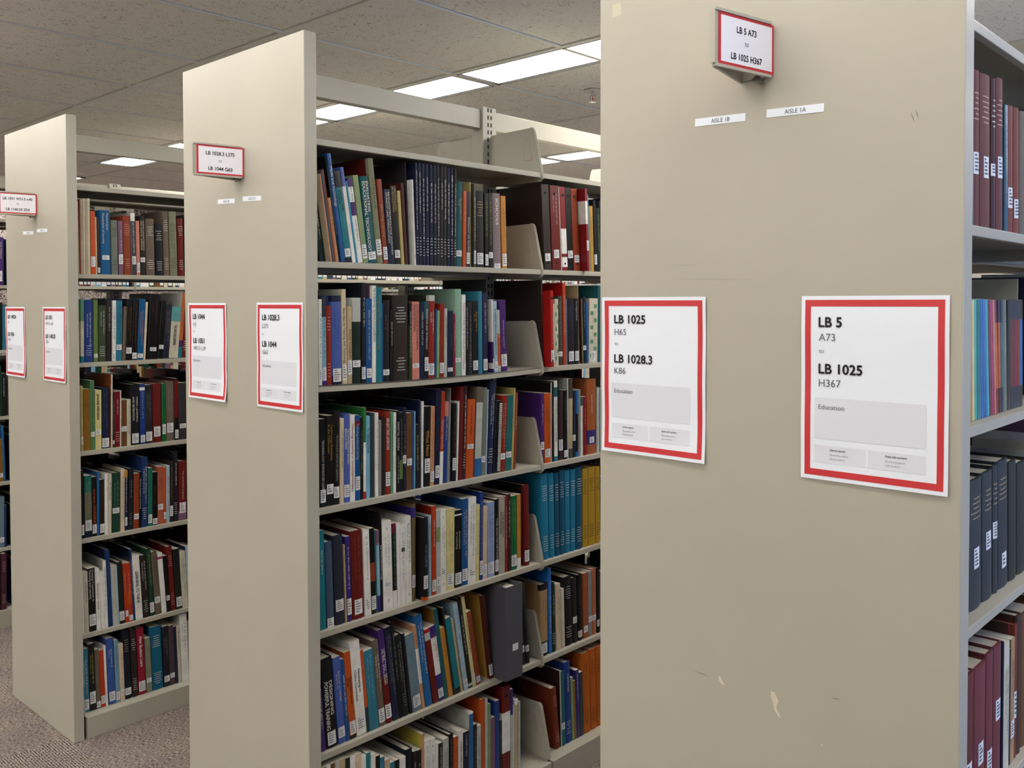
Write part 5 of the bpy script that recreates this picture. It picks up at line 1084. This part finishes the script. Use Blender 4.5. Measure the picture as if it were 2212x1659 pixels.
# ceiling: tiles of 0.61 m across the ranges, 0.84 m along them, lamp rows between
XT = [-3.035 + .61 * k for k in range(-9, 11)]
ROWS = [1.395 + 1.967 * k for k in range(-3, 4)]
LW = .29
tiles = MB(); bars = MB(); rev = MB()
cross = []
for r in ROWS: cross += [(r, 'a'), (r + LW, 'b'), (r + LW + (1.967 - LW) / 2, 'c')]
cross = sorted(c for c, _ in cross); cross = [c for c in cross if Y0 < c < Y1]
xs = [X0] + [x for x in XT if X0 + .05 < x < X1 - .05] + [X1]; yse = [Y0] + cross + [Y1]
lamps = []
BW = .012
for j in range(len(yse) - 1):
    a, b = yse[j], yse[j + 1]
    islamp = any(abs(a - r) < .01 for r in ROWS)
    if islamp:      # lamp row: plain infill tiles only where no lamp hangs
        spans = [(X0 + .01, -7.915 if abs(a - ROWS[3]) > .01 else -8.74), (.625, X1 - .01)] + ([(-7.51, -6.695)] if abs(a - ROWS[3]) < .01 else [])
        for p0, p1 in spans: tiles.bbox(p0 + BW + .006, p1 - BW - .006, a + BW + .006, b - BW - .006, CH + .003, CH + .018, .002)
        continue
    for i in range(len(xs) - 1):
        tiles.bbox(xs[i] + BW + .006, xs[i + 1] - BW - .006, a + BW + .006, b - BW - .006, CH + .003, CH + .018, .002)
for x in xs[1:-1]: bars.box(x - BW, x + BW, Y0, Y1, CH - .001, CH + .03)
for y in cross: bars.box(X0, X1, y - BW, y + BW, CH - .0012, CH + .03)
struct(tiles.build('ceiling', CEIL)); struct(bars.build('trim_1', GRID))
rev.box(X0 - .1, X1 + .1, Y0 - .1, Y1 + .1, CH + .12, CH + .16); struct(rev.build('trim_2', GAP))

def lamp(x0, x1, y0, y1, label, lens):
    cx, cy = (x0 + x1) / 2, (y0 + y1) / 2
    root = tag(empty('ceiling_light', (cx, cy, CH)), label, 'ceiling light', 'fluorescent ceiling panels in rows')
    hx, hy = (x1 - x0) / 2, (y1 - y0) / 2
    f = MB(); t = .0075
    for a in ((-hx, hx, -hy, -hy + t), (-hx, hx, hy - t, hy), (-hx, -hx + t, -hy + t, hy - t), (hx - t, hx, -hy + t, hy - t)): f.box(*a, -.0018, .012)
    f.build('frame', LFRAME, root)
    f = MB(); g = .016
    for a in ((-hx + t, hx - t, -hy + t, -hy + g), (-hx + t, hx - t, hy - g, hy - t), (-hx + t, -hx + g, -hy + g, hy - g), (hx - g, hx - t, -hy + g, hy - g)): f.box(*a, .003, .012)
    f.build('lens_rim', GRID, root)
    l = MB(); l.box(-hx + g, hx - g, -hy + g, hy - g, .006, .010); l.build('lens', lens, root)
    f = MB(); f.box(-hx + .002, hx - .002, -hy + .002, hy - .002, .0125, .09); f.build('housing', GRID, root)
li = 0
ORD = 'first second third fourth fifth sixth seventh eighth ninth tenth'.split()
LXS = [-3.035 + 1.22 * k for k in range(-5, 6)]
for r in ROWS:
    if r < Y0 or r + LW > Y1: continue
    for i in range(len(LXS) - 1):
        a, b = LXS[i], LXS[i + 1]
        if a < X0: continue
        if a > .3: continue      # the strip by the window is left unlit
        kk = ROWS.index(r)
        if kk == 3 and i == 1: a, b = -8.74, -7.51
        seen = {(3, 4): 'lit ceiling panel above and right of the middle bookcase, largest in view', (3, 3): 'lit ceiling panel left of the largest one, half behind the tie bar'}
        rown = {0: 'far behind the viewer', 1: 'behind the viewer', 2: 'above the main aisle', 3: 'in first row over the bookcases', 4: 'in second row over the bookcases', 5: 'in third row over the bookcases', 6: 'in last row by the back wall'}[kk]
        lab = seen.get((kk, i)) or f"lit ceiling panel {rown}, {ORD[i]} from left wall"
        lamp(a + BW, b - BW, r + BW, r + LW - BW, lab, LENS_DIM if kk == 2 else (LENS_MID if kk < 2 else LENS))
        li += 1

# sprinkler
sp = tag(empty('fire_sprinkler', (-2.78, 2.05, CH)), 'small chrome pendant sprinkler in the ceiling beside the long lit panel', 'sprinkler')
mb = MB(); mb.cyl((0, 0, -.004), (0, 0, 1), .04, .004, 28); mb.build('escutcheon', new_mat('white_enamel', (200, 195, 185), .4), sp)
mb = MB(); mb.cyl((0, 0, -.03), (0, 0, 1), .008, .026, 12); mb.box(-.016, -.012, -.002, .002, -.05, -.02); mb.box(.012, .016, -.002, .002, -.05, -.02); mb.box(-.016, .016, -.003, .003, -.024, -.02); mb.cyl((0, 0, -.054), (0, 0, 1), .017, .003, 20); mb.build('head', CHROME, sp)
mb = MB(); mb.cyl((0, 0, -.05), (0, 0, 1), .0025, .024, 8); mb.build('glass_bulb', new_mat('red_glass', (150, 30, 20), .1), sp)

# bookcases
cases = {n: bookcase(n, nb) for n, nb in ((1, 4), (2, 4), (3, 4), (4, 4))}

# ------------------------------------------------------------------ paper signs, flags, tapes
def put_text(mb, t, x, z, size, m, y=-.0012, b=0.0, kx=1.0, center=False, sub=None):
    V, F, wd = text_geo(t)
    if b: V, F, wd = bold(V, F, wd, b)
    o = -wd * size * kx / 2 if center else 0
    mb.add([(x + o + px * size * kx, y, z + pz * size) for px, pz in V], F, m)
def paper_sign(xl, zt, texts, label, W=.2159, H=.2794, curl=.004, skew=0.0):
    root = tag(empty('paper_sign', (xl + W / 2, 0, zt)), label, 'sign', 'red-bordered call number posters')
    rr = random.Random(hash_s(label)); ph = rr.uniform(0, 3)
    def yy(x, z):   # sheet bulges gently off the steel; lower corner lifts
        u, v = x / W + .5, -z / H
        return -.0012 - curl * (max(0, v - .75) ** 1.5) * (.5 + u) - .0012 * math.sin(v * 6 + ph) ** 2 * abs(2 * u - 1)
    def sheet(x0, x1, z0, z1, mat, name, off):
        nx, nz = 10, 14; V = []; F = []
        for j in range(nz + 1):
            for i in range(nx + 1):
                x = x0 + (x1 - x0) * i / nx; z = z0 + (z1 - z0) * j / nz; V.append((x + skew * z, yy(x, z) - off, z))
        for j in range(nz):
            for i in range(nx):
                a = j * (nx + 1) + i; F.append((a, a + nx + 1, a + nx + 2, a + 1))
        return V, F
    h = W / 2
    V, F = sheet(-h, h, 0, -H, PAPERW, 'sheet', 0); mk('sheet', V, F, PAPERW, root, smooth=True)
    m1, t1 = .006, .0098
    br = MB()
    for a in ((-h + m1, h - m1, -m1, -m1 - t1), (-h + m1, h - m1, -H + m1 + t1, -H + m1), (-h + m1, -h + m1 + t1 * .93, -m1 - t1, -H + m1 + t1), (h - m1 - t1 * .93, h - m1, -m1 - t1, -H + m1 + t1)):
        V, F = sheet(*a, RED, 'b', .0003); br.add(V, F, 0)
    br.build('red_border', RED, root)
    bx = MB()
    for a in ((-h + .1 * W, -h + .86 * W, -.552 * H, -.775 * H), (-h + .1 * W, -h + .465 * W, -.812 * H, -.905 * H), (-h + .48 * W, -h + .86 * W, -.812 * H, -.905 * H)):
        V, F = sheet(*a, PALEGR, 'b', .0003); bx.add(V, F, 0)
    bx.build('grey_panels', PALEGR, root)
    x = -h + .13 * W; TM = [INK, MIDINK, LIGHTINK]
    def T(t, zf, cap, m, b=0.0, xx=None, kx=1.0):
        V, F, wd = text_geo(t)
        if b: V, F, wd = bold(V, F, wd, b)
        sz = cap * H / .70; X = x if xx is None else xx; z0 = -zf * H
        tb = MB(); tb.add([(X + px * sz * kx + skew * (z0 + pz * sz), yy(X + px * sz * kx, z0 + pz * sz) - .0007, z0 + pz * sz) for px, pz in V], F, 0); tb.build('text_line', TM[m], root)
    a, b, c, d = texts
    T(a, .167, .052, 0, .03); T(b, .243, .04, 1); T('to', .309, .024, 2)
    T(c, .420, .052, 0, .03); T(d, .492, .04, 1); T('Education', .615, .026, 1)
    q1, q2 = -h + .215 * W, -h + .6 * W
    T('Library search', .838, .0105, 1, .02, q1); T('lib.arizona.edu/s/', .864, .0105, 2, 0, q1); T('library-search', .885, .0105, 2, 0, q1)
    T('Read call numbers', .838, .0105, 1, .02, q2); T('lib.arizona.edu/s/', .864, .0105, 2, 0, q2); T('call-numbers', .885, .0105, 2, 0, q2)
    return root
PS = [(-1.157, 1.6288, ('LB 1025', 'H65', 'LB 1028.3', 'K86'), 'white poster with red border reading LB 1025 H65, left one on nearest panel'),
      (-.7723, 1.6288, ('LB 5', 'A73', 'LB 1025', 'H367'), 'white poster with red border reading LB 5 A73, right one on nearest panel'),
      (-2.695, 1.6195, ('LB 1044', 'H3', 'LB 1051', 'W513 v.39'), 'white poster with red border reading LB 1044, left one on middle panel'),
      (-2.322, 1.6205, ('LB 1028.3', 'L375', 'LB 1044', 'G63'), 'white poster with red border reading LB 1028.3, right one on middle panel'),
      (-4.227, 1.6045, ('LB 1140.24', 'A1', 'LB 1576', 'K76'), 'white poster with red border reading LB 1140.24, overhanging left panel edge'),
      (-3.825, 1.6055, ('LB 1051', 'W513 v.40', 'LB 1140.23', 'Z54'), 'white poster with red border reading LB 1051, right one on left panel')]
for i, (x, z, t, l) in enumerate(PS): paper_sign(x, z, t, l, curl=(.03 if i in (2, 4) else .012), skew=(.0, 0, 0, 0, -.03, 0)[i])

def flag_sign(xc, zb, rows, label):
    root = tag(empty('flag_sign', (xc, 0, zb)), label, 'sign', 'wedge-shaped call number flags on the end panels')
    H = .079; D = .136; w = .0255
    m = MB(); t = .0012
    L0, L1, A = Vector((-w, -.001, 0)), Vector((w, -.001, 0)), Vector((0, -D, 0))
    def plate(mb, p, q, off, th, z0, z1, m_=0):
        d = (q - p).normalized(); nrm = Vector((d.y, -d.x, 0)); a, b = p + nrm * off, q + nrm * off; c, e = b + nrm * th, a + nrm * th
        V = [(v.x, v.y, zz) for zz in (z0, z1) for v in (a, b, c, e)]
        mb.add(V, [(3, 2, 1, 0), (4, 5, 6, 7), (0, 1, 5, 4), (1, 2, 6, 5), (2, 3, 7, 6), (3, 0, 4, 7)], m_)
    plate(m, A, L1, 0, t, 0, H); plate(m, L0, A, 0, t, 0, H); plate(m, L0, L1, -.001, t, 0, H)
    # rolled channels that hold the card, top and bottom, on both faces
    for (p, q) in ((A, L1), (L0, A)):
        dd = (q - p).normalized()
        pa, qa = p + dd * .002, q - dd * .006
        for z0, z1 in ((-.004, .0005), (H - .0005, H + .004)): plate(m, pa, qa, -.0005, .0042, z0, z1)
    # folded apex strip
    plate(m, Vector((-.0045, -D - .001, 0)), Vector((.0045, -D - .001, 0)), 0, .0015, 0, H)
    m.build('bracket', STEEL, root)
    c = MB(); plate(c, A + (L1 - A).normalized() * .0095, L1, .0014, .0006, .001, H - .001, 0); plate(c, L0, A + (L0 - A).normalized() * .0095, .0014, .0006, .001, H - .001, 0)
    card = c.build('card', new_mat('card_red', (196, 36, 44), .4), root)
    wq = MB()
    d = (L1 - A).normalized(); nrm = Vector((d.y, -d.x, 0)); Ln = (L1 - A).length
    def P(u, v, off): p = A + d * u + nrm * off; return (p.x, p.y, v)
    bq = .0052
    wq.add([P(.0095 + bq, bq, .0024), P(Ln - bq + .001, bq, .0024), P(Ln - bq + .001, H - bq, .0024), P(.0095 + bq, H - bq, .0024)], [(0, 1, 2, 3)], 0)
    wq.build('white_field', new_mat('card_white', (236, 234, 240), .4), card)
    for s, zc, sz, mi, bb in ((rows[0], .057, .0135, 0, .022), ('to', .0385, .0115, 1, 0), (rows[1], .0165, .0135, 0, .022)):
        V, F, wd = text_geo(s)
        if bb: V, F, wd = bold(V, F, wd, bb)
        kx = sz * .92; u0 = Ln / 2 + .004 - wd * kx / 2
        tb = MB(); tb.add([P(u0 + px * kx, zc - .35 * sz + pz * sz, .0027) for px, pz in V], F, 0); tb.build('text_line', (INK, MIDINK)[mi], card)
    b = MB(); b.cyl((.008, -.004, -.006), (0, -1, 0), .005, .014, 12); b.cyl((.008, -.016, -.006), (0, -1, 0), .0075, .004, 6); b.build('bolt', BOLT, root)
    return root
flag_sign(-.849, 1.974, ('LB 5 A73', 'LB 1025 H367'), 'steel wedge flag with red-bordered card reading LB 5 A73 to LB 1025 H367')
flag_sign(-2.407, 1.962, ('LB 1028.3 L375', 'LB 1044 G63'), 'steel wedge flag with red-bordered card reading LB 1028.3 L375, middle bookcase')
flag_sign(-3.897, 1.958, ('LB 1051 W513 v.40', 'LB 1140.23 Z54'), 'steel wedge flag with red-bordered card reading LB 1051 W513, left bookcase')

def tape(x0, x1, z0, z1, t, label, hh=.0128):
    ang = math.atan2(z1 - z0, x1 - x0); W = x1 - x0
    root = tag(empty('aisle_label', (x0, 0, z0), (0, -ang, 0)), label, 'label', 'small aisle labels under the flags')
    m = MB(); m.box(0, W, -.0006, -.0001, -hh, 0); m.build('tape', PAPERW, root)
    tb = MB(); V, F, wd = text_geo(t); sz = .0098; kx = min(.0092, W * .56 / wd)
    tb.add([(W * .51 - wd * kx / 2 + px * kx, -.0008, -hh * .5 - .35 * sz + pz * sz) for px, pz in V], F, 0); tb.build('printed_text', INK, root)
tape(-.963, -.870, 1.9262, 1.9232, 'AISLE 1B', 'narrow white label reading AISLE 1B on the nearest end panel')
tape(-.833, -.739, 1.9232, 1.9195, 'AISLE 1A', 'narrow white label reading AISLE 1A on the nearest end panel')
tape(-2.521, -2.431, 1.912, 1.908, 'AISLE 2B', 'narrow white label reading AISLE 2B on the middle end panel')
tape(-2.388, -2.297, 1.910, 1.905, 'AISLE 2A', 'narrow white label reading AISLE 2A on the middle end panel')
tape(-4.019, -3.912, 1.9025, 1.898, 'AISLE 3B', 'left of two tiny white aisle labels on the left end panel')
tape(-3.874, -3.773, 1.904, 1.900, 'AISLE 3A', 'right of two tiny white aisle labels on the left end panel')

# wear on the nearest end panel
root1, ep1 = cases[1]
def decal(pts, mat, name, y=-.0002):
    ox = root1.location.x
    mk(name, [(x - ox, y, z) for x, z in pts], [tuple(range(len(pts)))], mat, ep1)
def stroke(x0, z0, x1, z1, w, mat, name):
    d = Vector((x1 - x0, z1 - z0)).normalized(); n = Vector((-d.y, d.x)) * w / 2
    decal([(x0, z0), ((x0 + x1) / 2 - n.x, (z0 + z1) / 2 - n.y), (x1, z1), ((x0 + x1) / 2 + n.x, (z0 + z1) / 2 + n.y)], mat, name)
stroke(-.612, 1.889, -.606, 1.872, .0012, SCRATCH, 'scratch'); stroke(-.606, 1.892, -.600, 1.876, .0014, SCRATCH, 'scratch')
stroke(-.967, .994, -.928, .992, .0012, SCRATCH, 'scratch'); stroke(-.722, 1.018, -.708, 1.020, .0014, SCRATCH, 'scratch')
stroke(-.739, .942, -.733, .940, .0022, CHIP, 'paint_chip')
decal([(-.916, .998), (-.912, .998), (-.909, .992), (-.905, .988), (-.906, .985), (-.910, .986), (-.915, .991)], CHIP, 'paint_chip')
decal([(-.821, 1.000), (-.815, 1.000), (-.812, .994), (-.808, .988), (-.811, .981), (-.812, .975), (-.806, .966), (-.804, .961), (-.809, .964), (-.815, .971), (-.818, .984), (-.822, .991)], CHIP, 'paint_chip')
decal([(-1.1355, 2.153), (-1.1165, 2.1545), (-1.1165, 2.132), (-1.1355, 2.131)], TAPE, 'tape_patch')
stroke(-1.02, 1.683, -.945, 1.681, .002, FAINT, 'scuff'); stroke(-1.01, 1.660, -.85, 1.655, .004, FAINT, 'scuff')

# ------------------------------------------------------------------ fill the shelves
ROWN = {'A': 'top', 'B': 'second', 'C': 'third', 'D': 'fourth', 'E': 'fifth', 'F': 'bottom'}
key = None; zz = 0
for ln in DATA.split('\n'):
    if not ln: continue
    if ln[0] == '@': key, zz = ln[1:].split(); zz = float(zz); continue
    rec, lab = ln.split('|')
    n = int(key[1]); sn = f"{ROWN[key[2]]} shelf of the {NAMES[n]} bookcase" + (', far bay' if len(key) > 3 else '')
    build_book(rec, lab, sn, zz + .0003, key)

# charcoal document box that juts past the fifth shelf
bx = tag(empty('document_box', (-2.100, .738, .4245)), 'large charcoal cloth document box jutting out over the fifth shelf, middle bookcase', 'box')
D, Wd, Hh = .235, .077, .298; t = .003
cm = new_mat('charcoal_cloth', (74, 74, 84), .6); n_ = node(cm, 'ShaderNodeTexNoise', Scale=300.0); lk(cm, objco(cm), n_.inputs['Vector']); bump(cm, n_.outputs[0], .3, .0005)
mb = MB(); mb.bbox(-D, 0, 0, t, 0, Hh, .001); mb.bbox(-D, 0, Wd - t, Wd, 0, Hh, .001); mb.bbox(-t, 0, t, Wd - t, 0, Hh, .001); mb.box(-D, -t, t, Wd - t, 0, t); mb.build('case', cm, bx)
mb = MB(); mb.bbox(-D + .01, -.008, .008, Wd - .008, t, Hh - .012, .001); mb.build('papers', PAGES, bx)
mb = MB()
for k in range(14):
    a, b = math.pi * k / 13, math.pi * (k + 1) / 13
    if k < 13:
        p = Vector((-.04, Wd / 2 + .016 * math.cos(a), Hh - .012 + .012 * math.sin(a))); q_ = Vector((-.04, Wd / 2 + .016 * math.cos(b), Hh - .012 + .012 * math.sin(b))); mb.cyl(p, q_ - p, .0012, (q_ - p).length, 6)
mb.build('ring', CHROME, bx)
mb = MB(); mb.box(0, .0004, .030, .056, .090, .112); mb.build('call_number_label', LABELM, bx)

# grey bookend behind magazines, nearest bookcase
be = tag(empty('bookend', (-.64, .665, 1.4253)), 'pale steel bookend standing right behind the row of coloured paperbacks, nearest bookcase', 'bookend')
mb = MB(); mb.bbox(-.15, 0, 0, .0018, 0, .239, .0006); mb.box(-.12, -.02, .0018, .09, 0, .0012); mb.build('plate', new_mat('bookend_enamel', (190, 188, 165), .5), be)

# ------------------------------------------------------------------ the remaining books (far bays and far sides): one uncountable mass
rr = random.Random(11)
mass = MB(); cols = ['navy', 'black', 'dkred', 'greywhite', 'brown', 'dkgreen2', 'tan', 'slate', 'royal', 'rust', 'ivory', 'teal', 'mauve', 'charcoal', 'sky', 'white']
PG = len(cols); LBI = PG + 1
def fill(n, s, z, ya, yb, dens=1.0, hm=.0, dark=False):
    xc = XR[n] - PW / 2; xf = (XR[n] if s > 0 else XR[n] - PW) - s * (DF + .012)
    y = ya
    while y < yb:
        th = rr.uniform(.009, .034); h = rr.uniform(.19, .262) - hm; dp = rr.uniform(.15, .20)
        if y + th > yb: break
        c = rr.randrange(len(cols)) if not dark else rr.choice((0, 1, 1, 2, 4, 5, 7, 13))  # far-side books get dark colours only, standing in for shade inside the shelves
        xx = sorted((xf, xf - s * dp))
        mass.box(xx[0], xx[1], y, y + th - .0006, z + .0003, z + h, c)
        pt = sorted((xf - s * .003, xf - s * (dp - .002)))
        mass.box(pt[0], pt[1], y + .0015, y + th - .0021, z + h, z + h + .0004, PG)
        if rr.random() < .8:
            lx = xf + s * .0004; q0, q1 = y + th * .12, y + th * .84
            mass.box(min(xf, lx), max(xf, lx), q0, q1, z + h * .04, z + h * .18, LBI)
        y += th
ysb = [PT + .004 + BAY * k for k in range(5)]
for n in (1, 2, 3, 4):
    for s in (1, -1):
        for k in range(4):
            for i in range(1, 7):
                z = SHZ[n][i]
                a, b = ysb[k] + .008, ysb[k + 1] - .012
                if s > 0:
                    if k == 0 and n != 4: 
                        if n == 1: a = .70 if i != 2 else .775
                        elif n == 3: a = .54
                        else: continue
                        b = b - rr.uniform(.02, .15)
                    elif k == 0 and n == 4: a = .31
                    elif k == 1 and n == 2: a = 1.42
                    if k == 1 and n == 3 and i == 1: b -= .1
                else:
                    b -= rr.uniform(.02, .3)
                if i == 6 and s > 0 : pass
                fill(n, s, z, a, b, hm=(.0 if s > 0 else (.03 if i == 2 else -.02)), dark=(s < 0))
mo = mass.build('book', [bookmat(c, 'p') for c in cols] + [PAGES, LABELM])
tag(mo, 'rows of assorted books in the farther bays and on the far sides of the bookcases', 'book', 'books in the farther bays', 'stuff')
